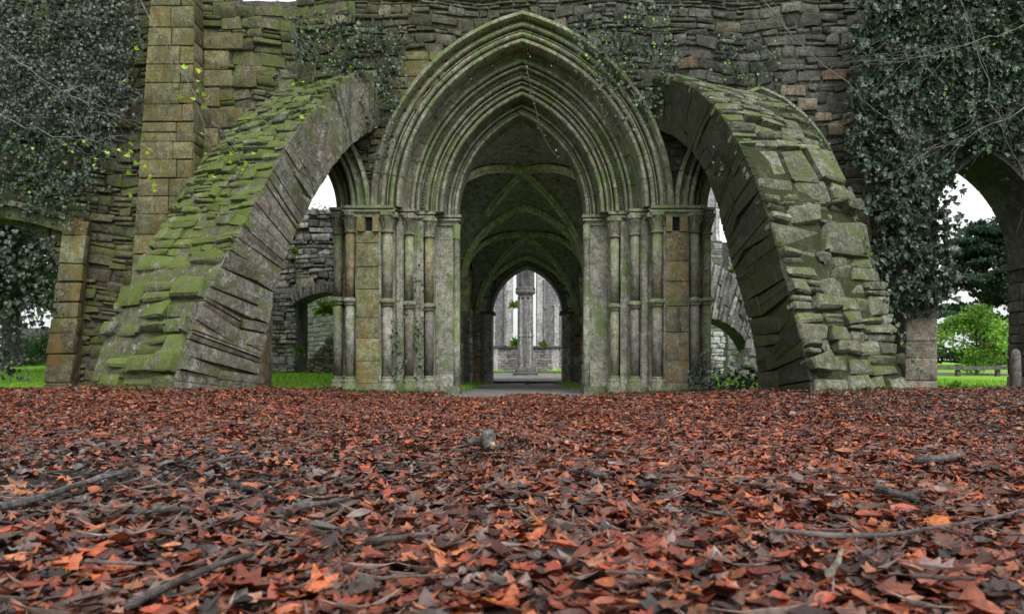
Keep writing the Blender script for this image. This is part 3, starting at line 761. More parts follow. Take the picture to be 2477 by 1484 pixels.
dw.location.x += .27; dw.rotation_euler = (0, 0, -.03)

# ================= CHAPTER HOUSE =================
CC = (.62, 31.0); CR = 7.6
chh = thing('round_chapter_house', 'roofless many sided pale grey hall with a tall slit window behind the inner door', 'building', (CC[0], CC[1], -.2))
fw = 2 * CR * math.tan(R(15)) + .02
def facet(k):
    a = R(30 * k); ca, sa_ = math.cos(a), math.sin(a)      # k=0 -> back (+Y)
    def rot(x, y, z): # local x along facet, y outward distance
        return CC[0] + x * ca + y * sa_, CC[1] - x * sa_ + y * ca, z
    return rot
win = Opening(0, .56, .8, 5.0, 1.15)
class Win(Opening):
    def top(s, x): return None
mbc, mbd, mbp = MB(), MB(), MB()
for k in range(-5, 6):
    if abs(k) == 6: continue
    rt = facet(k); tall = abs(k) <= 1
    zt = 6.2 if tall else 4.2
    rV = lambda V: np.stack(rt(V[:, 0], V[:, 1], V[:, 2]), 1)
    if tall:
        for (a, b, z0, z1) in ((-fw / 2, -.56, 1.1, zt), (.56, fw / 2, 1.1, zt), (-fw / 2, fw / 2, -.6, 1.1), (-.56, .56, 5.6, zt)):
            m2 = MB(); m2.box(a, b, CR, CR + .7, z0, z1); mbc.add(rV(m2.v[0]), m2.f, (.22, .22, .23))
        stones(mbc, lambda U, V, H: rt(U, CR - .01 - H, V), rows_rand(-.3, 1.05, .09, .17), lambda a, b: [(-fw / 2, fw / 2)], (.15, .4), pal([(.34, .33, .32), (.28, .27, .26), (.4, .4, .38), (.36, .33, .28)], .25), prot=.015, depth=.06)
        m2 = MB(); m2.box(-fw / 2, fw / 2, CR - .1, CR + .05, 1.08, 1.18); mbp.add(rV(m2.v[0]), m2.f, (.12, .12, .12))
        for (xa, xb, ya, z0, z1) in ((-.92, -.58, CR - .06, 1.18, zt), (.58, .92, CR - .06, 1.18, zt), (-1.65, -1.43, CR - .08, 1.18, 3.1), (1.43, 1.65, CR - .08, 1.18, 3.1), (-1.7, -1.38, CR - .1, 3.1, 3.2), (1.38, 1.7, CR - .1, 3.1, 3.2), (-2.0, -1.86, CR - .1, 1.18, zt), (1.86, 2.0, CR - .1, 1.18, zt), (1.3, 1.65, CR - .03, -.3, 1.08), (-1.65, -1.3, CR - .03, -.3, 1.08)):
            z = z0
            while z < z1 - .01:
                e = min(z1, z + rng.uniform(.25, .4)); m2 = MB(); m2.box(xa, xb, ya, CR + .02, z, e - .001); mbp.add(rV(m2.v[0]), m2.f, np.array((.62, .61, .6)) * rng.uniform(.85, 1.1)); z = e
        for sx in (-1, 1):
            x, y, z = rt(sx * .95, CR - .14, 0)
            mbp.lathe(x, y, [(.05, 1.2), (.05, 4.2), (.09, 4.3), (.1, 4.36), (.04, 4.45)], 10, (.42, .42, .4))
    else:
        m2 = MB(); m2.box(-fw / 2, fw / 2, CR, CR + .7, -.6, zt); mbc.add(rV(m2.v[0]), m2.f, (.11, .11, .11))
        stones(mbc, lambda U, V, H: rt(U, CR + .72 + H, V), rows_rand(-.3, zt, .12, .22), lambda a, b: [(-fw / 2, fw / 2)], (.25, .5), pal([(.2, .2, .19), (.16, .16, .15)], .25), prot=.02, depth=.1)
build('plastered_walls', mbc, M_grey, chh); build('pale_dressings', mbp, M_pale, chh)
cp = thing('central_pillar', 'slim clustered stone pillar with carved capital standing in the roofless hall', 'pillar', (.52, 31, -.1))
px_, py_ = .52, 31.0
mb = MB()
for (z, e) in rows_rand(.15, 2.95, .5, .8):
    t = np.array((.3, .3, .29)) * rng.uniform(.8, 1.15)
    mb.lathe(px_, py_, [(.24, z), (.24, e - .008)], 12, t)
for k in range(8):
    a = R(45 * k + 22 - 22); x, y = px_ + .25 * math.cos(a), py_ + .25 * math.sin(a)
    mb.lathe(x, y, [(.055, .15), (.055, 1.4), (.08, 1.41), (.08, 1.46), (.055, 1.47), (.055, 2.95)], 10, (.42, .42, .4) if k % 2 else (.26, .26, .26))
build('shaft', mb, M_grey, cp)
mb = MB(); mb.lathe(px_, py_, [(.3, 2.9), (.29, 3.0), (.33, 3.1), (.38, 3.2), (.39, 3.28), (.33, 3.31)], 24, (.17, .165, .155))
for k in range(22):
    a = 2 * math.pi * k / 22; mb.lathe(px_ + .34 * math.cos(a), py_ + .34 * math.sin(a), [(.01, 3.04), (.05, 3.1), (.055, 3.16), (.03, 3.22)], 6, (.2, .2, .18))
build('capital', mb, M_grey, cp)
mb = MB(); 
for k in range(8):
    a0, a1 = R(45 * k), R(45 * k + 40)
    mb.prism([(px_ + .22 * math.cos(a0), py_ + .22 * math.sin(a0)), (px_ + .38 * math.cos((a0 + a1) / 2), py_ + .38 * math.sin((a0 + a1) / 2)), (px_ + .22 * math.cos(a1), py_ + .22 * math.sin(a1))], 3.3, 4.6, (.15, .15, .15))
mb.lathe(px_, py_, [(.27, 3.30), (.30, 4.0), (.42, 4.7)], 16, (.14, .14, .145)); build('vault_springing', mb, M_grey, cp)
mb = MB(); mb.lathe(px_, py_, [(.52, -.3), (.52, -.08), (.46, -.06), (.48, 0), (.42, .03), (.42, .12), (.37, .14), (.36, .18), (.28, .2)], 8, (.16, .16, .15)); build('pillar_base', mb, M_grey, cp)

# ================= BACKGROUND RUINS =================
rw = thing('ruined_wall', 'crumbling grey stone wall with a low broken opening behind the left columns', 'ruin', (-4.6, 17.6, 0))
class Flat(Opening):
    def top(s, x):
        q = (x - s.xc) / s.w
        return s.zs + .2 * (1 - q * q) if abs(q) < 1 else None
    def span(s, a, b):
        if a > s.zs + .2: return None
        z = max(a, s.z0); hw = s.w if z <= s.zs else s.w * math.sqrt(max(0, 1 - (z - s.zs) / .2))
        return (s.xc - hw, s.xc + hw)
bop = Flat(-4.05, .66, .5, 1.78)
def rtop(x):
    if x < -5.3: return 2.2 + .1 * math.sin(x * 9)
    if x < -4.75: return 3.05 + .08 * math.sin(x * 12)
    return 3.75 + .05 * math.sin(x * 20)
def ivt(a, b):
    out = []
    for (p, q) in iv_wall(-7.0, -2.9, [bop])(a, b):
        for (lo, hi, t) in ((-7.0, -5.3, 2.2), (-5.3, -4.75, 3.05), (-4.75, -2.9, 3.75)):
            if b < t + .08:
                p2, q2 = max(p, lo), min(q, hi)
                if q2 - p2 > .05: out.append((p2, q2))
    return out
mb = MB(); core_wall(mb, -7.0, -2.9, 17.53, 18.4, -.3, rtop, [bop], tint=(.2, .2, .18)); build('wall_core', mb, M_core, rw)
mb = MB(); stones(mb, wall_map(17.5, .02), rows_rand(-.1, 3.85, .07, .15), ivt, (.12, .35), pal([(.32, .315, .31), (.25, .25, .25), (.42, .4, .37), (.36, .34, .27)], .3), prot=.05, jit=.04, gap=.008, bev=.014, depth=.15)
for k in range(34):
    q = -1.12 + 2.24 * (k + .5) / 34; x = -4.05 + q * .66; zb = 1.78 + .2 * (1 - q * q); hh = .2 * rng.uniform(.8, 1.1); dx = q * .06; w2 = .018
    y0 = 17.43 + rng.uniform(-.03, .03)
    V = [(x - w2, y0, zb), (x + w2, y0, zb), (x + w2 + dx, y0, zb + hh), (x - w2 + dx, y0, zb + hh), (x - w2, 17.9, zb), (x + w2, 17.9, zb), (x + w2 + dx, 17.9, zb + hh), (x - w2 + dx, 17.9, zb + hh)]
    mb.add(V, [(0, 1, 2, 3), (0, 4, 5, 1), (1, 5, 6, 2), (3, 2, 6, 7), (0, 3, 7, 4)], np.array((.3, .295, .29)) * rng.uniform(.6, 1.2))
build('stone_facing', mb, M_grey, rw)
hb = thing('rubble_bank', 'sloping bank of slanting dark stones inside the low ruined opening', 'ruin', (-3.7, 17.1, 0))
mb = MB()
def mapH(U, V, H):
    return -4.45 + U * .8 + V * .25, 17.35 - H, .02 + V * .8 - U * .0 + (-.35) * (U) * .6 + .45
stones(mb, mapH, rows_rand(-.5, 1.0, .07, .12), lambda a, b: [(max(0, a * .5), 1.4)], (.15, .4), pal([(.24, .22, .19), (.28, .24, .18), (.18, .18, .18)], .3), prot=.05, depth=.25)
build('slanting_stones', mb, M_grey, hb)
# far right ruined arch
ba = thing('ruined_arch', 'broken grey arch standing beyond the right columns, pale stones and moss', 'ruin', (4.9, 19, 0))
Ep = smooth_poly([W(*p, 19.)[0::2] for p in [(1640, 600), (1713, 625), (1757, 654), (1789, 682), (1818, 747), (1845, 840), (1870, 960)]]); Ip = smooth_poly([W(*p, 19.)[0::2] for p in [(1640, 765), (1700, 770), (1745, 778), (1785, 800), (1815, 845), (1832, 890), (1840, 960)]])
E2, L2 = resample(Ep, 61); I2, _ = resample(Ip, 61); t61 = np.linspace(0, 1, 61)
mb = MB()
def mapA(U, V, H):
    t = V / L2; r = U
    ex, ez = np.interp(t, t61, E2[:, 0]), np.interp(t, t61, E2[:, 1]); ix, iz = np.interp(t, t61, I2[:, 0]), np.interp(t, t61, I2[:, 1])
    return ex + (ix - ex) * r, 19. - H, ez + (iz - ez) * r
stones(mb, mapA, rows_rand(0, L2, .1, .2), lambda a, b: [(0, 1)], (.18, .5), pal([(.36, .36, .35), (.28, .28, .27), (.45, .45, .44)], .25), prot=.04, jit=.02, depth=.1)
V = []
for i in range(61):
    for y in (19.03, 20.0): V += [(E2[i, 0], y, E2[i, 1]), (I2[i, 0], y, I2[i, 1])]
Fc = []
for i in range(60):
    a = 4 * i; Fc += [(a, a + 1, a + 5, a + 4), (a + 2, a + 6, a + 7, a + 3), (a, a + 4, a + 6, a + 2), (a + 1, a + 3, a + 7, a + 5)]
mb.add(V, Fc, (.1, .1, .09)); build('arch_stones', mb, M_grey, ba)
rb = MB()
for i in range(60):
    p = W(1775 + rng.uniform(0, 75), 945, 18.3); s_ = rng.uniform(.06, .17)
    z = max(0, (1 - abs(p[0] - 5.6) / .6)) * rng.uniform(0, .8)
    rb.box(p[0] - s_, p[0] + s_, 18.3 + rng.uniform(-.3, .5), 18.7, z - .05, z + s_ * 1.1, np.array((.55, .55, .52)) * rng.uniform(.6, 1.1), taper=.02, jit=.03)
tag(build('rubble_heap', rb, M_grey, loc=(5.4, 18.4, 0)), 'heap of pale tumbled stones under the far ruined arch', 'rubble', kind='stuff')
pw = thing('ruined_wall', 'pale broken wall end below the far ruined arch, yellow stain on it', 'ruin', (5.4, 21, 0))
mb = MB(); stones(mb, wall_map(21., 0), rows_rand(-.1, 1.25, .09, .2), lambda a, b: [(5.0, 5.65 - .08 * abs(math.sin(a * 7)))], (.15, .4), pal([(.85, .85, .84), (.75, .75, .74)], .1), prot=.02, depth=.3)
mb.box(4.9, 5.55, 21.05, 21.8, -.3, 1.2, (.3, .3, .3)); build('pale_stones', mb, M_pale, pw)
tw = thing('wall_turret', 'tall grey wall end rising against the sky beyond the right columns', 'building', (6.2, 25, 0))
mb = MB(); stones(mb, wall_map(25., 0), rows_rand(-.1, 6.4, .2, .35), lambda a, b: [(5.2, 6.42)], (.25, .5), pal([(.42, .42, .43), (.38, .38, .39)], .06), gap=.002, bev=.003, prot=.003, depth=.1)
mb.box(5.25, 6.4, 25.03, 26.0, -.3, 6.4, (.2, .2, .2))
stones(mb, wall_map(24.95, 0), rows_rand(-.1, 6.2, .2, .35), lambda a, b: [(6.38, 6.5)], (.25, .5), pal([(.6, .6, .6)], .05), gap=.002, bev=.003, prot=.004, depth=.3)
build('tower_stones', mb, M_pale, tw)
gw = thing('boundary_wall', 'low grey stone wall far beyond the left lawn', 'wall', (-17, 30, 0))
mb = MB(); stones(mb, wall_map(27., .02), rows_rand(-.2, 1.6, .12, .25), lambda a, b: [(-26, -13)], (.2, .6), pal([(.25, .24, .25), (.2, .2, .2)], .2), prot=.02, depth=.3); build('stone_courses', mb, M_grey, gw)

# ================= GROUND =================
def sstep(x, a, b):
    t = np.clip((x - a) / (b - a), 0, 1); return t * t * (3 - 2 * t)
def hump(x, y):
    x = np.asarray(x, float); y = np.asarray(y, float)
    side = sstep(np.abs(x - .2), 1.6, 3.6)
    return .09 * side * sstep(y, 5.5, 9.3) * (1 - .75 * sstep(y, 10.5, 13)) - .05 * sstep(np.abs(x - .2), 5.2, 6.5) * sstep(y, 10.5, 13) - .085 * (1 - side) * sstep(y, 8.5, 13)
def bumps(x, y):
    return .012 * np.sin(x * 3.1 + 1.3 * np.sin(y * 1.7)) + .010 * np.sin(y * 4.3 + x * 1.9) + .006 * np.sin(x * 9.7 + y * 7.1) + .02 * np.sin(x * .9 + y * .6)
def gz(x, y): return hump(x, y) + bumps(x, y) * sstep(y, .2, 2)
def grid_mesh(mb, xs, ys, zf, tint=(.2, .2, .2)):
    X, Y = np.meshgrid(xs, ys); Z = zf(X, Y); n = len(xs); m = len(ys)
    idx = np.arange(n * m).reshape(m, n)
    q = np.stack([idx[:-1, :-1], idx[:-1, 1:], idx[1:, 1:], idx[1:, :-1]], 2).reshape(-1, 4)
    mb.v.append(np.stack([X, Y, Z], 2).reshape(-1, 3)); mb.t.append(np.tile(np.array(tint), (n * m, 1))); mb.f.append(('A', q + mb.n)); mb.n += n * m
g = MB()
def soilz(x, y):
    edge = 13.35 + .12 * np.sin(x * 3) - 1.9 * (1 - sstep(np.abs(x - AX), .9, 1.5))
    return gz(x, y) + rng.uniform(-.006, .006, x.shape) - .3 * sstep(y, edge, edge + .35) - .06 * sstep(np.abs(x), 11, 12)
grid_mesh(g, np.arange(-13, 13.01, .07), np.arange(-2, 14.2, .07), soilz)
tag(build('ground', g, M_soil), kind='structure')
l = MB()
def lawnz(x, y):
    rel = np.abs(x - AX)
    z = -.045 + 0 * x
    z = z + .4 * sstep(y, 22, 60)
    z = z + (.26 * sstep(y, 13.4, 17) + .2 * sstep(y, 17, 30)) * sstep(-x, 2.3, 2.9) * (1 - sstep(y, 60, 90)) + .15 * sstep(y, 13.4, 17) * sstep(x, 2.6, 3.1) * (1 - sstep(x, 5.8, 6.4))
    inner = (1 - sstep(rel, 1.5, 1.75)) * (1 - sstep(y, 23.6, 24)) * sstep(y, 11.0, 11.6) 
    inch = 1 - sstep(np.hypot(x - CC[0], y - CC[1]), CR - .3, CR + .2)
    z = z - .35 * inner - (z + .4) * inch
    z = z - .25 * (1 - sstep(y, 11.6, 12.6)) * (rel < 14)
    return z
xs = np.unique(np.concatenate([np.arange(-12, 12.01, .25), np.arange(-60, 60, 4), np.arange(-400, 401, 40)])); ys = np.unique(np.concatenate([np.arange(10, 40, .25), np.arange(40, 100, 5), np.arange(-400, 10, 30), np.arange(100, 401, 30)]))
grid_mesh(l, xs, ys, lawnz); tag(build('lawn', l, M_lawn), kind='structure')
gr = MB()
grid_mesh(gr, np.arange(AX - 1.8, AX + 1.81, .1), np.arange(11.9, 24.1, .1), lambda x, y: -.10 - .07 * sstep(y, 14, 22) + .006 * np.sin(x * 7 + y * 3) - .2 * (1 - sstep(y, 11.9, 12.3)))
tag(build('path', gr, M_gravel), kind='structure')
gr = MB(); n = 48
cz = [(CC[0], CC[1], -.10)] + [(CC[0] + (CR + .3) * math.cos(2 * math.pi * k / n), CC[1] + (CR + .3) * math.sin(2 * math.pi * k / n), -.12) for k in range(n)]
gr.add(cz, [(0, 1 + k, 1 + (k + 1) % n) for k in range(n)]); tag(build('path', gr, M_gravel), kind='structure')

# ---------------- leaf scatter ----------------
def rotmats(yaw, pitch, rollv):
    cy, sy, cp_, sp2, cr, sr = np.cos(yaw), np.sin(yaw), np.cos(pitch), np.sin(pitch), np.cos(rollv), np.sin(rollv)
    z0 = np.zeros_like(cy); o1_ = np.ones_like(cy)
    Rz = np.stack([np.stack([cy, -sy, z0], 1), np.stack([sy, cy, z0], 1), np.stack([z0, z0, o1_], 1)], 1)
    Rx = np.stack([np.stack([o1_, z0, z0], 1), np.stack([z0, cp_, -sp2], 1), np.stack([z0, sp2, cp_], 1)], 1)
    Ry = np.stack([np.stack([cr, z0, sr], 1), np.stack([z0, o1_, z0], 1), np.stack([-sr, z0, cr], 1)], 1)
    return Rz @ Rx @ Ry
def leaf_template(outline, cup=.0, fold=.0, curl=0.):
    """outline: points (x,y), y along the leaf 0..1; midrib fan"""
    o = np.array(outline, float); V = np.concatenate([[[0, .5]], o])
    z = cup * ((V[:, 0]) ** 2 * 4) + fold * np.abs(V[:, 0]) * 2 + curl * ((V[:, 1] - .5) ** 2) * 4 - 0
    V3 = np.stack([V[:, 0], V[:, 1] - .5, z], 1); n = len(o)
    return V3, [(0, 1 + i, 1 + (i + 1) % n) for i in range(n)]
def scatter(mb, tmpls, P, Rm, S, T, which=None):
    n = len(P); w = rng.integers(0, len(tmpls), n) if which is None else which
    for k, (V3, Fc) in enumerate(tmpls):
        m = w == k
        if not m.any(): continue
        V = np.einsum('nij,kj->nki', Rm[m], V3) * S[m][:, None, None] if S.ndim == 1 else np.einsum('nij,nkj->nki', Rm[m], V3[None] * S[m][:, None, :])
        mb.bulk(V + P[m][:, None, :], Fc, T[m])
oakish = [(0, 0), (.12, .1), (.3, .12), (.2, .28), (.42, .38), (.25, .5), (.45, .68), (.2, .72), (.15, .9), (0, 1), (-.13, .88), (-.22, .74), (-.44, .66), (-.24, .5), (-.4, .36), (-.2, .27), (-.28, .12), (-.1, .1)]
maple = [(0, 0), (.2, .08), (.5, .05), (.38, .28), (.62, .45), (.3, .5), (.28, .72), (.12, .68), (0, 1), (-.12, .7), (-.3, .74), (-.3, .5), (-.6, .48), (-.4, .28), (-.48, .06), (-.18, .08)]
beech = [(0, 0), (.18, .14), (.3, .38), (.28, .62), (.14, .86), (0, 1), (-.15, .85), (-.29, .6), (-.3, .36), (-.17, .13)]
narrow = [(0, 0), (.09, .25), (.1, .6), (0, 1), (-.1, .55), (-.08, .2)]
frag = [(0, .1), (.25, .05), (.35, .4), (.15, .75), (-.1, .9), (-.3, .6), (-.2, .3)]
LT_ = [leaf_template(oakish, .15, .06, .1), leaf_template(oakish, -.2, 0, .2), leaf_template(maple, .18, 0, -.12), leaf_template(maple, -.18, .1, .1), leaf_template(beech, .2, .2, .15), leaf_template(beech, -.25, 0, .25), leaf_template(narrow, .2, .2, .2), leaf_template(frag, .2, 0, .2), leaf_template(frag, -.2, .1, -.2)]
LCOL = np.array([(.31, .065, .022), (.36, .105, .035), (.20, .040, .018), (.40, .16, .065), (.09, .03, .02), (.17, .09, .065), (.30, .16, .10), (.11, .075, .06), (.42, .13, .02), (.19, .15, .13), (.05, .03, .025), (.33, .11, .06)])
LCOL = LCOL * np.array([.90, .80, .82])
LP_ = np.array([.17, .16, .13, .09, .10, .08, .06, .07, .03, .04, .05, .05]); LP_ = LP_ / LP_.sum()
def patch(x, y):     # 0 bare soil .. 1 full litter
    n = .5 + .25 * np.sin(x * 1.1 + 2 * np.sin(y * .7)) + .25 * np.sin(y * 1.9 + 1.5 * np.sin(x * 1.3 + .5))
    bare = np.exp(-(((x + 1.7) / 1.1) ** 2 + ((y - 3.0) / .9) ** 2)) * .55 + np.exp(-(((x - 3.4) / 1.6) ** 2 + ((y - 10) / 1.0) ** 2)) * .5 + np.exp(-(((x + 3.6) / .9) ** 2 + ((y - 9.2) / .5) ** 2)) * .6
    return np.clip(.55 + .5 * n - bare - .18 * sstep(-y, -2.6, -1.6), .12, 1)
def ground_leaves(y0, y1, dens, smin, smax):
    area = 0.66 * (y1 ** 2 - y0 ** 2) * 1.12 + .6 * (y1 - y0); n = int(area * dens)
    y = np.sqrt(rng.uniform(y0 ** 2, y1 ** 2, n)); x = rng.uniform(-1, 1, n) * (y * .72 + .35)
    keep = rng.random(n) < patch(x, y)
    # keep the doorway gravel clear
    keep &= ~((y > 11.9 + .25 * np.sin(x * 5)) & (np.abs(x - AX) < 1.25))
    keep &= y < 13.15 + .15 * np.sin(x * 4)
    x, y = x[keep], y[keep]; n = len(x)
    dr = np.exp(-np.maximum(0, 13.0 - y) / .12) * .05 * (np.abs(x - AX) > 1.3) + .06 * np.exp(-np.abs(y - (9.4 + np.maximum(0, -x - 4.05) * .5)) / .12) * (x < -3.6) * (x > -5.7) + .06 * np.exp(-np.abs(y - (9.9 + np.maximum(0, x - 3.77) * .445)) / .12) * (x > 3.4) * (x < 5.5)
    z = gz(x, y) + rng.uniform(.002, .028, n) + dr * rng.random(n)
    S = (smin + (smax - smin) * rng.random(n) ** 1.4) * np.where(rng.random(n) < .05, 1.6, 1)
    Rm = rotmats(rng.uniform(0, 2 * np.pi, n), rng.normal(0, .17, n), rng.normal(0, .17, n))
    w = rng.choice(9, n, p=[.12, .12, .11, .11, .15, .15, .06, .09, .09])
    T = LCOL[rng.choice(len(LCOL), n, p=LP_)] * (.25 + .95 * rng.random((n, 1)) ** 1.1) * .92
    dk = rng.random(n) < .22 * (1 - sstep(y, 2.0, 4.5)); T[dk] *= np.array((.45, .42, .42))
    gl = np.clip(np.exp(-(((x + 2.2) / 2.2) ** 2 + ((y - 3.2) / 1.6) ** 2)) * .55 + .3 * sstep(x, 1.5, 4) , 0, .6)[:, None]
    hit = rng.random((n, 1)) < gl
    gy = T.mean(1, keepdims=True) * np.array([[1.05, .9, .82]]) * .8
    T = np.where(hit, gy, T)
    st = rng.random(n) < .06; w[st] = 9; T[st] = np.array((.16, .12, .10)) * rng.uniform(.4, 1.6, (st.sum(), 1)); z[st] += .012; S[st] *= 1.3
    return np.stack([x, y, z], 1), Rm, S, T, w
LT_.append(leaf_template([(0, -.2), (.035, .2), (.03, .8), (0, 1.2), (-.03, .8), (-.035, .2)], 0, 1.2, .1))
lb = MB()
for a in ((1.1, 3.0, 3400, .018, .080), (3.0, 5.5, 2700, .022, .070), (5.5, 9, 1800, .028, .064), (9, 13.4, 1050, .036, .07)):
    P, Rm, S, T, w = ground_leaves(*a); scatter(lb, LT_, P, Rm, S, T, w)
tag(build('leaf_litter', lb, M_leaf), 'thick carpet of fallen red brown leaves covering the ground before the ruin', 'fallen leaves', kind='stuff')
# sparse leaves drifting on the gravel and lawn edge
# countable twigs
def gpt(px, py):  # point on the leaf floor under a place
    Y = CH * F / (py - HY)
    for _ in range(6):
        x = (px - CX) / F * Y; Y = (CH - float(gz(x, Y)) - .015) * F / (py - HY)
    return ((px - CX) / F * Y, Y, float(gz((px - CX) / F * Y, Y)) + .015)
def stick(name, label, pts, rad, forks=(), tint=(.12, .11, .105), group=None, cat='stick', lift=.028):
    P = smooth_poly([gpt(*p) for p in pts], 2); P[:, 2] += lift
    P = P + rng.normal(0, .12, P.shape) * rad * np.array([1, 1, .5])
    mb = MB(); rr = np.linspace(rad, rad * .55, len(P)) * rng.uniform(.88, 1.12, len(P)); mb.tube(P, rr, 8, tint)
    b = tuple(float(v) for v in P[0]); 
    o = build(name, mb, M_wood, loc=b); tag(o, label, cat, group)
    for f in forks:
        Q = smooth_poly([gpt(*p) for p in f], 1); Q[:, 2] += lift; mb = MB(); mb.tube(Q, np.linspace(rad * .5, rad * .25, len(Q)), 6, tint)
        c = build('side_shoot', mb, M_wood, o); c.location = (0, 0, 0)
    return o
GR = 'fallen sticks on the leaf litter'
stick('fallen_stick', 'thick dark stick at the lower left pointing up to the right', [(310, 1495), (420, 1440), (510, 1400), (612, 1366)], .0105, [[(510, 1400), (560, 1350), (620, 1340)]], group=GR)
stick('fallen_stick', 'long forked grey stick lying near the left edge', [(-10, 1250), (60, 1235), (140, 1208), (215, 1180), (300, 1158)], .016, [[(215, 1180), (255, 1160), (330, 1150)]], (.17, .155, .15), GR)
stick('fallen_stick', 'long thin curved stick across the lower right foreground', [(1870, 1308), (1990, 1322), (2130, 1322), (2270, 1300), (2400, 1275), (2490, 1250)], .0075, [[(2115, 1322), (2125, 1340), (2122, 1360)], [(2270, 1300), (2330, 1320), (2350, 1350)]], (.17, .14, .135), GR)
stick('fallen_stick', 'short charred stick in the left middle of the leaves', [(560, 1190), (610, 1202), (665, 1225)], .012, (), (.05, .045, .04), GR)
stick('fallen_stick', 'straight dark stick right of the short charred stick', [(715, 1250), (770, 1240), (830, 1228)], .012, (), (.10, .09, .085), GR)
stick('fallen_stick', 'stubby dark stick below the orange curled leaf at left', [(375, 1252), (455, 1258)], .012, (), (.09, .085, .085), GR)
stick('fallen_stick', 'thick grey stick lying level in the lower middle', [(885, 1335), (950, 1328), (1040, 1315)], .011, (), (.12, .09, .085), GR)
stick('fallen_stick', 'pale thin shoot rising to the right near the centre', [(1175, 1195), (1208, 1178)], .007, (), (.28, .25, .22), GR)
stick('fallen_stick', 'grey bark piece right of centre on the leaves', [(1420, 1155), (1465, 1168)], .016, (), (.16, .155, .15), GR)
stick('fallen_stick', 'thin arched red brown shoot in the right foreground', [(1750, 1250), (1780, 1285), (1805, 1318)], .005, (), (.24, .11, .06), GR)
stick('fallen_stick', 'crooked pale root piece standing in the lower right', [(2005, 1410), (2025, 1385), (2035, 1352)], .009, (), (.26, .23, .18), GR, lift=.02)
stick('fallen_stick', 'weathered grey splinter right of the middle', [(2120, 1198), (2160, 1210), (2215, 1228)], .016, (), (.17, .165, .16), GR)
stick('fallen_stick', 'broad grey bark strip near the right edge', [(2210, 1128), (2270, 1124), (2330, 1112)], .02, (), (.19, .18, .17), GR)
stick('fallen_stick', 'thin dark stick along the left middle ground', [(500, 1135), (545, 1122), (600, 1118)], .011, (), (.16, .15, .15), GR)
stick('fallen_stick', 'very short grey stick at the lower right corner of the centre', [(1180, 1435), (1225, 1432)], .010, (), (.2, .19, .18), GR)
for ri, (y0, y1, rn) in enumerate(((1010, 1060, 'farthest'), (1110, 1200, 'middle'), (1330, 1440, 'nearest'))):
    for ci, cn in enumerate(('at the far left', 'left of the centre', 'right of the centre', 'at the far right')):
        px = 180 + ci * 660 + rng.uniform(-110, 110); py = rng.uniform(y0, y1); L = rng.uniform(60, 100) * (py - 800) / 350; an = rng.uniform(-.35, .35)
        stick('fallen_twig', 'slender short twig lying in the %s leaves %s' % (rn, cn), [(px, py), (px + L * .5, py - an * L * .25 + rng.uniform(-3, 3)), (px + L, py - an * L * .45)], rng.uniform(.004, .007), (), tuple(np.array((.16, .13, .115)) * rng.uniform(.6, 1.5)), 'small twigs strewn among the leaves', 'twig')
# stump-like log
lg = thing('broken_log', 'short grey broken log end poking from the leaves near the centre', 'log', gpt(1180, 1098))
p = gpt(1180, 1098); mb = MB()
ax = np.array([(-.01, .20, -.02), (-.006, .11, .055), (0, .04, .085), (.008, -.02, .055), (.014, -.045, .03)]) + np.array(p)
mb.tube(ax, [.033, .037, .038, .034, .028], 14, (.15, .145, .13)); mb.tube([np.array(p) + (-.03, .07, .05), np.array(p) + (-.075, .05, .06), np.array(p) + (-.105, .04, .055)], [.022, .022, .018], 8, (.14, .13, .11))
build('bark', mb, M_wood, lg)
mb = MB(); mb.tube([np.array(p) + (.02, -.042, .05), np.array(p) + (.028, -.056, .042)], [.022, .012], 7, (.7, .5, .25)); build('broken_end', mb, M_wood, lg)
# pebbles
for (px, py, r, lab) in ((880, 1430, .03, 'round brown stone in the lower middle foreground'), (1095, 1310, .02, 'small grey stone just left of the picture centre among leaves'), (915, 1330, .018, 'rough grey stone at the end of the level stick'), (1625, 1190, .022, 'rounded reddish stone right of centre'), (1290, 925, .06, 'small grey block on the gravel in the passage')):
    if py < 930: x, y, z = W(1275, 918, 21.5); z = -.13
    else: x, y, z = gpt(px, py)
    mb = MB(); nn = 8; V = []
    for i in range(nn + 1):
        for j in range(12):
            th = math.pi * i / nn; ph = 2 * math.pi * j / 12; q = r * (1 + .18 * math.sin(3 * ph + i) + .1 * math.cos(5 * th + j))
            V.append((x + q * 1.2 * math.sin(th) * math.cos(ph), y + q * math.sin(th) * math.sin(ph), z + q * .75 * math.cos(th) + r * .3))
    mb.add(V, [(i * 12 + j, i * 12 + (j + 1) % 12, (i + 1) * 12 + (j + 1) % 12, (i + 1) * 12 + j) for i in range(nn) for j in range(12)], (.17, .15, .13))
    tag(build('stone', mb, M_wood, loc=(x, y, z)), lab, 'stone')

# ================= IVY =================
ivyo = [(0, 0), (.22, -.02), (.48, .18), (.3, .38), (.36, .62), (.14, .62), (0, 1), (-.14, .62), (-.36, .62), (-.3, .38), (-.48, .18), (-.22, -.02)]
IV = [leaf_template(ivyo, .12, .12, .1), leaf_template(ivyo, -.2, .05, .2), leaf_template(ivyo, .1, -.15, -.1)]
IVC = np.array([(.028, .050, .028), (.035, .065, .033), (.022, .042, .025), (.042, .075, .04), (.045, .06, .048)]) * .85
IVG = np.array([(.07, .085, .07), (.055, .07, .055), (.09, .10, .088), (.045, .065, .045)]) * .8
def inpoly(x, y, poly):
    r = np.zeros(len(x), bool); n = len(poly)
    for i in range(n):
        (x1, y1), (x2, y2) = poly[i], poly[(i + 1) % n]
        c = ((y1 > y) != (y2 > y)) & (x < (x2 - x1) * (y - y1) / (y2 - y1 + 1e-12) + x1); r ^= c
    return r
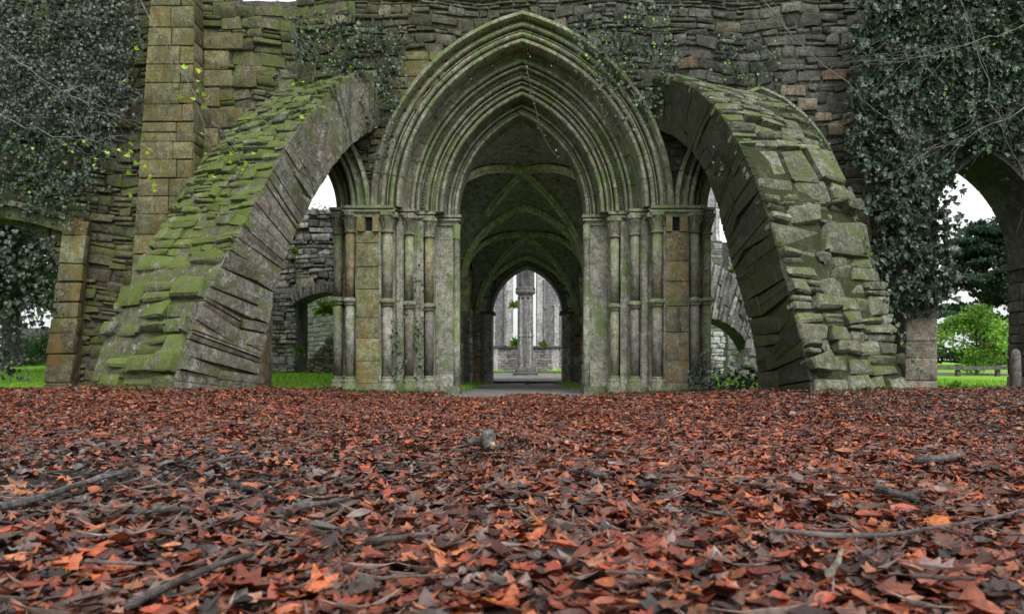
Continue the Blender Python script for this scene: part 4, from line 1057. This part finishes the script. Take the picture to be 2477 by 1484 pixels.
def vnoise(x, z, s, seed=0):
    return .5 + .5 * np.sin(x * s * 1.3 + 2.1 * np.sin(z * s * .9 + seed) + seed) * np.sin(z * s * 1.1 + 1.7 * np.sin(x * s * .8 + seed * 2))
def ivy(name, label, poly_px, Y, dens, size, thick=.22, edge=.0, cols=IVC, bright=.04, cat='ivy', sparse=.35, stems=True, group=None, mat=None, ybase=None, face=.5):
    poly = [W(px, py, Y)[0::2] for px, py in poly_px]
    P_ = np.array(poly); x0, z0 = P_.min(0); x1, z1 = P_.max(0); n = int((x1 - x0) * (z1 - z0) * dens)
    x = rng.uniform(x0, x1, n); z = rng.uniform(z0, z1, n)
    jx = x + rng.normal(0, .13, n) + .12 * np.sin(z * 7 + dens); jz = z + rng.normal(0, .13, n)
    k = inpoly(jx, jz, poly) & (rng.random(n) < np.clip(sparse + 1.2 * vnoise(x, z, 4.2, dens % 7), 0, 1)); x, z = x[k], z[k]; n = len(x)
    y = Y - thick * (vnoise(x, z, 5, 1) * .7 + .3) * rng.random(n) ** .5 - .02
    if n == 0: return
    Rm = rotmats(rng.normal(0, .7, n), R(90) * np.ones(n) * .8 + rng.normal(0, face, n), rng.normal(0, face, n))
    flip = rotmats(np.zeros(n), np.zeros(n), np.zeros(n))
    S = rng.uniform(size * .4, size * 1.35, n)
    T = cols[rng.integers(0, len(cols), n)] * rng.uniform(.6, 1.5, (n, 1))
    br = rng.random(n) < bright; T[br] = np.array((.16, .34, .03)) * rng.uniform(.7, 1.2, (br.sum(), 1)); S[br] *= .6
    cx, cz_ = (x0 + x1) / 2, z0
    th = thing(name, label, cat, (cx, Y, cz_), group)
    mb = MB(); 
    # tips hang down: flip the leaf so its tip points down
    Rf = Rm.copy(); Rf[:, :, 1] *= -1
    scatter(mb, IV, np.stack([x, y, z], 1), Rf, S, T); build('leaves', mb, mat or M_ivy, th)
    if stems:
        mb = MB(); ns = max(3, int((x1 - x0) * 5))
        for _ in range(ns):
            sx = rng.uniform(x0, x1); sz = rng.uniform(z0, z0 + .4 * (z1 - z0)); pts = []; dx = rng.normal(0, .02)
            L = rng.uniform(.3, .9) * (z1 - z0)
            for q in np.linspace(0, 1, 10):
                pts.append((sx, Y - .03 - .03 * rng.random(), sz + q * L)); sx += rng.normal(0, .03) + dx
            ok = inpoly(np.array([pts[0][0], pts[-1][0]]), np.array([pts[0][2], pts[-1][2]]), poly)
            if ok.all() and mb.n == 0 or (ok.all() and thick > .15): mb.tube(pts, np.linspace(.009, .004, 10), 5, (.2, .18, .15))
        if mb.n: build('stems', mb, M_wood, th)
    return th
WY = 13.12
ivy('ivy', 'dense grey green ivy mass covering the wall at the upper left corner', [(-60, -60), (350, -60), (340, 110), (330, 210), (285, 300), (215, 330), (120, 335), (-60, 330)], 12.95, 1800, .06, .3, bright=.015, cols=IVG)
ivy('ivy', 'dark ivy skirt hanging over the low arch at the far left', [(-60, 320), (290, 290), (290, 360), (250, 420), (225, 500), (195, 560), (160, 520), (-60, 505)], 12.9, 900, .075, .2, bright=.05, sparse=.1)
ivy('ivy', 'dense glossy ivy mass draping the wall above and around the right arch', [(2050, -60), (2560, -60), (2560, 330), (2460, 350), (2370, 340), (2290, 380), (2265, 470), (2250, 560), (2265, 640), (2250, 740), (2215, 770), (2160, 740), (2130, 620), (2110, 500), (2070, 430), (2040, 340), (2060, 230), (2080, 120)], 12.78, 1150, .11, .30, bright=.01, cols=IVC * np.array([.75, .85, .75]), sparse=.2)
ivy('ivy', 'ivy sprays reaching into the right arch opening against the sky', [(2240, 470), (2300, 490), (2330, 520), (2290, 560), (2310, 640), (2270, 740), (2220, 760), (2220, 500)], 12.7, 420, .11, .3, bright=.02, stems=False, cols=IVC * .8)
ivy('ivy', 'thin ivy tangle climbing over the top right of the doorway arch', [(1380, 30), (1600, 20), (1650, 150), (1600, 280), (1540, 300), (1470, 220), (1400, 120)], 13.0, 620, .07, .12, bright=.16, sparse=.05)
ivy('ivy', 'small ivy patch on the wall above the left broken arch', [(690, 60), (830, 30), (960, 60), (1000, 130), (960, 250), (930, 300), (880, 200), (720, 160)], WY, 700, .07, .1, bright=.05, sparse=.1)
ivy('ivy', 'ivy hanging from the broken top end of the left mossy arch', [(865, 170), (930, 160), (960, 300), (935, 420), (890, 400), (880, 260)], 12.8, 650, .06, .1, bright=.02, sparse=.2)
ivy('ivy', 'low ivy growing up between the columns left of the doorway', [(955, 760), (985, 840), (978, 945), (945, 945), (950, 850)], 13.18, 900, .055, .08, bright=.0, sparse=.4)
ivy('ivy', 'narrow ivy strand beside the innermost left column', [(1008, 640), (1024, 660), (1026, 940), (1000, 940), (1006, 800)], 13.42, 900, .055, .06, bright=.0, sparse=.3)
ivy('ivy', 'ivy clump at the foot of the right outer columns', [(1665, 860), (1700, 850), (1710, 950), (1660, 950)], 13.0, 1100, .06, .1, bright=.0, sparse=.5)
ivy('ivy', 'dark ivy tuft growing on the inner side of the right broken arch', [(1715, 400), (1790, 330), (1800, 380), (1760, 440), (1720, 450)], 11.6, 420, .06, .08, bright=.0, sparse=.2)
ivy('ivy', 'ivy trailing along the wall above the right broken arch', [(1700, 90), (1860, 120), (1900, 230), (1820, 200), (1720, 160)], WY, 600, .065, .08, bright=.12, sparse=.1)
ivy('ground_ivy', 'low dark ivy growing at the foot of the right broken arch', [(1700, 905), (1840, 895), (1845, 945), (1700, 948)], 12.3, 900, .08, .5, bright=.0, sparse=.4, stems=False, cols=IVC * .7)
ivy('ivy', 'leaning leafy ivy bank filling the far left opening', [(-60, 560), (80, 590), (140, 560), (155, 700), (90, 830), (40, 930), (-60, 930)], 12.4, 480, .085, .35, bright=.05, sparse=.2, cols=IVC * .8)
# strand along right edge of right buttress
def strand(label, pts3, nleaf, size, bright=.15, rad=.007, name='ivy_strand'):
    P = smooth_poly(pts3, 2); b = tuple(float(v) for v in P[0]); th = thing(name, label, 'ivy', b)
    mb = MB(); mb.tube(P, np.linspace(rad, rad * .5, len(P)), 6, (.2, .17, .14)); build('stem', mb, M_wood, th)
    Q, _ = resample(P, max(4, nleaf)); Q = Q + rng.normal(0, size * .6, Q.shape); n = len(Q)
    Rm = rotmats(rng.normal(0, .9, n), R(70) + rng.normal(0, .5, n), rng.normal(0, .5, n)); Rm[:, :, 1] *= -1
    T = IVC[rng.integers(0, 5, n)] * rng.uniform(.8, 1.6, (n, 1)); br = rng.random(n) < bright; T[br] = (.12, .22, .03)
    mb = MB(); scatter(mb, IV, Q, Rm, rng.uniform(.5, 1.0, n) * size, T); build('leaves', mb, M_ivy, th)
strand('long ivy strand along the outer edge of the right broken arch', [W(1890, 235, 12.4), W(1960, 300, 12.2), W(2035, 430, 11.7), W(2060, 520, 11.4), W(2105, 620, 11.0), W(2150, 740, 10.7), W(2190, 850, 10.6), W(2230, 900, 10.5)], 240, .06, .15)
hang = [((1270, 150), (1290, 240), (1310, 330), (1350, 385)), ((1490, 60), (1500, 170), (1510, 270), (1480, 320)), ((1560, 20), (1590, 130), (1560, 230), (1570, 300)), ((1400, 130), (1440, 230), (1470, 300)), ((1530, 90), (1520, 190), (1540, 260), (1525, 340)), ((720, 60), (770, 120), (760, 170)), ((820, 20), (790, 100), (800, 165))]
HL = ['bare hanging vine dangling inside the top of the doorway arch', 'pale vine hanging down the right of the doorway arch head', 'outermost pale vine right of the doorway arch', 'short vine on the inner rim of the doorway arch', 'vine between the two pale vines at the arch right', 'thin bare vine on the wall above the left broken arch', 'second bare vine above the left broken arch, nearest the doorway']
for h, l_ in zip(hang, HL): strand(l_, [W(a, b, 12.98) for a, b in h], 22, .05, .3, .006, 'hanging_vine')

# ---- overhanging bare branches near the corners ----
def spray(label, root, tip, Y, nb, leafc=0, leafpts=None):
    r0 = np.array(W(*root, Y)); r1 = np.array(W(*tip, Y + .4)); b = tuple(float(v) for v in r0); th = thing('overhanging_branch', label, 'branch', b, None)
    mb = MB(); lm = MB(); n = 12; pts = []
    p = r0.copy()
    for i in range(n):
        q = i / (n - 1); pts.append(r0 * (1 - q) + r1 * q + np.array([0, 0, -.25 * math.sin(q * 2.6)]) + rng.normal(0, .03, 3))
    mb.tube(pts, np.linspace(.010, .003, n), 6, (.3, .29, .29))
    LP3 = []
    segs = [(pts, .006)]
    for k in range(nb):
        src, rd = segs[rng.integers(0, len(segs))] if rng.random() < .6 else segs[0]
        s0 = np.array(src[rng.integers(1, len(src) - 1)]); dr = (r1 - r0) / np.linalg.norm(r1 - r0)
        dr = dr + rng.normal(0, .5, 3) * np.array([1, .6, 1]); L = rng.uniform(.35, .95) * (1 if rd > .005 else .55); tw = []; w_ = np.zeros(3)
        for j in range(9):
            q = j / 8; w_ = w_ + rng.normal(0, .016, 3); tw.append(s0 + dr * L * q + np.array([0, 0, -.16 * q * q]) + w_)
        rr_ = .0042 if rd > .005 else .0028
        mb.tube(tw, np.linspace(rr_, .0013, 9), 4, (.27, .26, .26)); LP3 += tw[4:]; segs.append((tw, rr_))
    build('twigs', mb, M_wood, th)
    if leafc:
        A = np.array(LP3)[rng.integers(0, len(LP3), leafc)] + rng.normal(0, .04, (leafc, 3))
        Rm = rotmats(rng.uniform(0, 6.3, leafc), rng.normal(.3, .6, leafc), rng.normal(0, .5, leafc))
        scatter(lm, [leaf_template(maple, .15, .1, .1)], A, Rm, rng.uniform(.05, .09, leafc), np.array([(.30, .48, .02)]) * rng.uniform(.7, 1.3, (leafc, 1))); build('young_leaves', lm, M_green, th)
spray('thin branch with bright young leaves hanging before the tall tan buttress', (300, -80), (560, 330), 10.5, 20, 42)
spray('bare grey branch crossing the ivy at the upper left edge', (-60, 60), (300, 260), 10.8, 23, 0)
spray('lower left bare branch with a few lime green leaf tips', (-80, 240), (300, 310), 10.6, 12, 22)
spray('bare branch slanting across the ivy at the upper right', (1790, -60), (2240, 330), 10.8, 23, 0)
spray('long bare twiggy branch reaching in from the right edge', (2560, 20), (2080, 130), 10.6, 23, 0)
spray('drooping bare branch above the right arch opening', (2560, 200), (2230, 330), 10.4, 27, 0)
spray('small dark branch tip at the top edge above the left wall', (650, -60), (760, 130), 10.8, 8, 10)
spray('fine bare branch across the top right corner', (2300, -80), (2480, 420), 10.2, 20, 0)

# ================= TREES, SHRUBS =================
def foliage(mb, clumps, per, size, cols, flat=1.):
    for (c, r) in clumps:
        n = per; u = rng.normal(0, 1, (n, 3)); u /= np.linalg.norm(u, axis=1)[:, None]; rad = rng.random(n) ** .45
        P = np.array(c) + u * rad[:, None] * np.array([r, r, r * flat])
        Rm = rotmats(rng.uniform(0, 6.3, n), rng.normal(0, .8, n), rng.normal(0, .8, n))
        T = np.array(cols[rng.integers(0, len(cols))]) * rng.uniform(.7, 1.3) * rng.uniform(.75, 1.25, (n, 1))
        scatter(mb, [leaf_template(beech, .1, .1, .1)], P, Rm, rng.uniform(size * .6, size * 1.3, n), T)
def tree(name, label, x, y, h, crown_r, cols, nclump, per, size, trunk=.25, flat=.7, base=.15, cat='tree', cone=False, limbs=8, clr=.45):
    th = thing(name, label, cat, (x, y, 0)); mb = MB()
    top = h * .92; pts = [(x + .1 * math.sin(q * 5) * trunk * 3, y, -.2 + q * top) for q in np.linspace(0, 1, 8)]
    mb.tube(pts, np.linspace(trunk, trunk * .2, 8), 9, (.09, .08, .07)); clumps = []
    for k in range(nclump):
        q = rng.uniform(base, 1); a = rng.uniform(0, 6.28)
        rr = crown_r * ((1 - q) * .9 + .15 if cone else math.sqrt(max(.02, 1 - (2 * (q - base) / (1 - base) - 1) ** 2))) * rng.uniform(.35, 1)
        clumps.append(((x + rr * math.cos(a), y + rr * math.sin(a), q * h), clr * rng.uniform(.5, 1.2)))
    for (c, r) in clumps[:limbs * 3]:
        z0 = max(.2, c[2] - .3 * crown_r); mb.tube([(x, y, min(z0, top)), ((x + c[0]) / 2, (y + c[1]) / 2, (z0 + c[2]) / 2 + .1), c], [trunk * .35, trunk * .2, .02], 5, (.09, .08, .07))
    build('trunk', mb, M_wood, th); mb = MB(); foliage(mb, clumps, per, size, cols, flat); build('crown', mb, M_green, th)
DG = [(.02, .045, .022), (.028, .06, .03), (.035, .07, .03)]
LG = [(.10, .22, .02), (.14, .29, .03), (.18, .33, .04)]
MG = [(.05, .12, .03), (.07, .16, .035)]
tree('cedar_tree', 'tall dark conifer seen through the right arch with drooping boughs', 23.8, 40, 7.4, 5.0, DG, 170, 190, .18, .35, .25, .06, cone=True, clr=1.0)
tree('leafy_shrub', 'bright lime green shrub on the lawn seen through the right arch', 16.3, 28, 2.3, 1.35, LG, 50, 130, .11, .06, .7, .05, 'shrub', clr=.4)
tree('cedar_tree', 'small dark spreading conifer behind the far ruined arch', 8.6, 32, 4.6, 2.2, DG, 26, 110, .13, .15, .25, .35, clr=.6)
tree('leafy_shrub', 'pale yellow green bush under the far ruined arch', 7.3, 26, 1.9, 1.0, [(.2, .28, .07), (.16, .24, .06)], 24, 110, .07, .05, .5, .15, 'shrub', clr=.35)
tree('broadleaf_tree', 'dark tree tops above the grey ruined wall left of the columns', -9.2, 34, 6.9, 2.6, MG + DG, 70, 130, .16, .3, .7, .3, clr=.8)
tree('broadleaf_tree', 'shadowy green tree filling the far left opening', -11.8, 17.6, 4.4, 2.3, DG + [(.05, .12, .03)], 90, 240, .10, .2, .8, .36, clr=.5)
tree('broadleaf_tree', 'large dark tree further back in the far left opening', -14.5, 23, 7, 3.6, DG + MG, 110, 180, .15, .3, .8, .3, clr=.8)
tree('leafy_shrub', 'green hedge bush in front of the far grey boundary wall', -14.6, 25.5, 1.2, 1.6, MG, 40, 120, .1, .05, .6, .02, 'shrub', clr=.4)
tree('broadleaf_tree', 'distant dark tree behind the lime shrub, left of the tall conifer', 17.5, 44, 6.2, 3, DG, 60, 130, .18, .3, .6, .1, clr=.9)
def fern(label, px, py, Y, n, size, name='fern_tuft', col=(.2, .36, .03), spread=.16):
    c = np.array(W(px, py, Y)); th = rng.uniform(0, 6.283, n); el = rng.uniform(-.25, 1.3, n)
    D = np.stack([np.cos(th) * np.cos(el), np.sin(th) * np.cos(el) * .6, np.sin(el)], 1); D /= np.linalg.norm(D, axis=1)[:, None]
    L = rng.uniform(.35, 1.15, n) * spread * 1.7
    Xa = np.cross(D, np.array([.1, .2, 1.0]) + rng.normal(0, .3, (n, 3))); Xa /= np.linalg.norm(Xa, axis=1)[:, None]; Za = np.cross(Xa, D)
    Rm = np.stack([Xa, D, Za], 2)
    S3 = np.stack([L * .45 + size * .5, L, L], 1)
    mb = MB(); scatter(mb, [leaf_template(narrow, .1, .2, -.25), leaf_template(beech, .1, .1, -.2)], c + D * L[:, None] * .5 + np.array([0, 0, -.02]), Rm, S3, np.array([col]) * rng.uniform(.5, 1.3, (n, 1)))
    mb.tube([c + (0, 0, -.06), c + (0, 0, .03)], [.03, .015], 6, (.1, .15, .03))
    o = build(name, mb, M_green, loc=tuple(c)); tag(o, label, 'fern' if 'fern' in name else 'plant')
fern('lime green fern on the slanting stones in the low ruined opening', 785, 752, 17.0, 220, .09)
fern('small fern on the left edge of the crumbling grey wall, upper', 712, 608, 17.3, 60, .07, spread=.08)
fern('small green tuft on the crumbling grey wall near the ground', 722, 850, 17.3, 80, .07, spread=.09, col=(.12, .26, .03))
fern('bright fern beside the slit window left of the central pillar', 1244, 740, 37.8, 120, .13, spread=.22)
fern('lower fern cluster on the sill left of the central pillar', 1250, 832, 37.9, 120, .12, spread=.25, col=(.12, .3, .04))
fern('pale fern on the sill right of the central pillar', 1314, 835, 37.9, 70, .11, spread=.2, col=(.2, .28, .08))
fern('tiny fern high on the pale jamb right of the central pillar', 1317, 748, 37.9, 30, .1, spread=.1, col=(.12, .3, .04))
fern('green tuft on top of the far ruined arch', 1770, 655, 18.9, 80, .07, spread=.08, col=(.14, .24, .04))
fern('low green plant by the lawn edge right of the pier', 2310, 935, 12.6, 70, .07, 'low_plant', (.12, .26, .03), .08)
# grass: blades on lawn near the ruin, as one uncountable cover
gb = MB(); bl = leaf_template([(0, 0), (.06, .3), (.04, .7), (0, 1), (-.04, .7), (-.06, .3)], 0, .1, .3)
n = 26000; x = rng.uniform(-12.5, 12.5, n); y = 13.4 + 9 * rng.random(n) ** 1.6
k = ((np.abs(x - AX) > 1.2) & (np.abs(x - AX) > np.where(y < 14.3, 3.3, 1.9))) ; x, y = x[k], y[k]; n = len(x)
z = lawnz(x, y) + .02
Rm = rotmats(rng.uniform(0, 6.3, n), R(80) + rng.normal(0, .35, n), rng.normal(0, .2, n))
scatter(gb, [bl], np.stack([x, y, z], 1), Rm, rng.uniform(.04, .1, n), np.array([(.15, .34, .015)]) * rng.uniform(.5, 1.4, (n, 1)))
n = 1800; a_ = rng.uniform(0, 1, n); x = AX + np.where(rng.random(n) < .65, -1.2, 1.25) * 1 + rng.normal(0, .15, n); y = 14.3 + a_ * 8
x2 = rng.uniform(-2.4, 3, n); y2 = 37.5 + rng.random(n) * .9; x = np.concatenate([x, x2]); y = np.concatenate([y, y2]); n = len(x)
z = -.055 - .10 * sstep(y, 14, 22) + .03; Rm = rotmats(rng.uniform(0, 6.3, n), R(80) + rng.normal(0, .35, n), rng.normal(0, .2, n))
scatter(gb, [bl], np.stack([x, y, z], 1), Rm, rng.uniform(.05, .13, n) * np.where(y > 30, 1.8, 1), np.array([(.12, .26, .015)]) * rng.uniform(.5, 1.4, (n, 1)))
n = 2600; k = rng.integers(0, 4, n)
cxs = np.array([AX - 2.1, AX + 2.1, -4.9, 4.6]); cys = np.array([12.9, 12.9, 9.9, 10.2]); sxs = np.array([.55, .55, .7, .7])
x = cxs[k] + rng.normal(0, 1, n) * sxs[k]; y = np.where(k < 2, 12.98 + .03 * rng.normal(0, 1, n), np.where(k == 2, 9.45 + (-x - 4.05) * .5, 9.95 + (x - 3.77) * .445) - .06 + .04 * rng.normal(0, 1, n))
kk = (k < 2) & (np.abs(x - AX) > 1.15) & (np.abs(x - AX) < 3.2) | (k == 2) & (x < -4.05) & (x > -5.5) | (k == 3) & (x > 3.77) & (x < 5.4)
x, y = x[kk], y[kk]; n = len(x); z = gz(x, y) + .03
scatter(gb, [bl], np.stack([x, y, z], 1), rotmats(rng.uniform(0, 6.3, n), R(80) + rng.normal(0, .4, n), rng.normal(0, .3, n)), rng.uniform(.04, .11, n), np.array([(.06, .12, .02)]) * rng.uniform(.5, 1.5, (n, 1)))
tag(build('grass', gb, M_green), 'short bright green grass along the ruin and the lawns beyond', 'grass', kind='stuff')
# rail fence beyond the right lawn
fe = thing('rail_fence', 'low dark wooden rail fence across the lawn through the right arch', 'fence', (17, 26, 0))
for k in range(7):
    mb = MB(); mb.box(13.2 + k * 1.3, 13.32 + k * 1.3, 26, 26.12, -.1, .36, (.12, .11, .1)); build('fence_post', mb, M_wood, fe)
mb = MB(); mb.box(13, 21.4, 25.96, 25.995, .18, .30, (.2, .19, .18)); build('rail', mb, M_wood, fe)
pt_ = MB(); grid_mesh(pt_, np.linspace(8, 40, 30), np.linspace(27.0, 30.5, 5), lambda x, y: lawnz(x, y) + .02); tag(build('path', pt_, M_gravel), kind='structure')
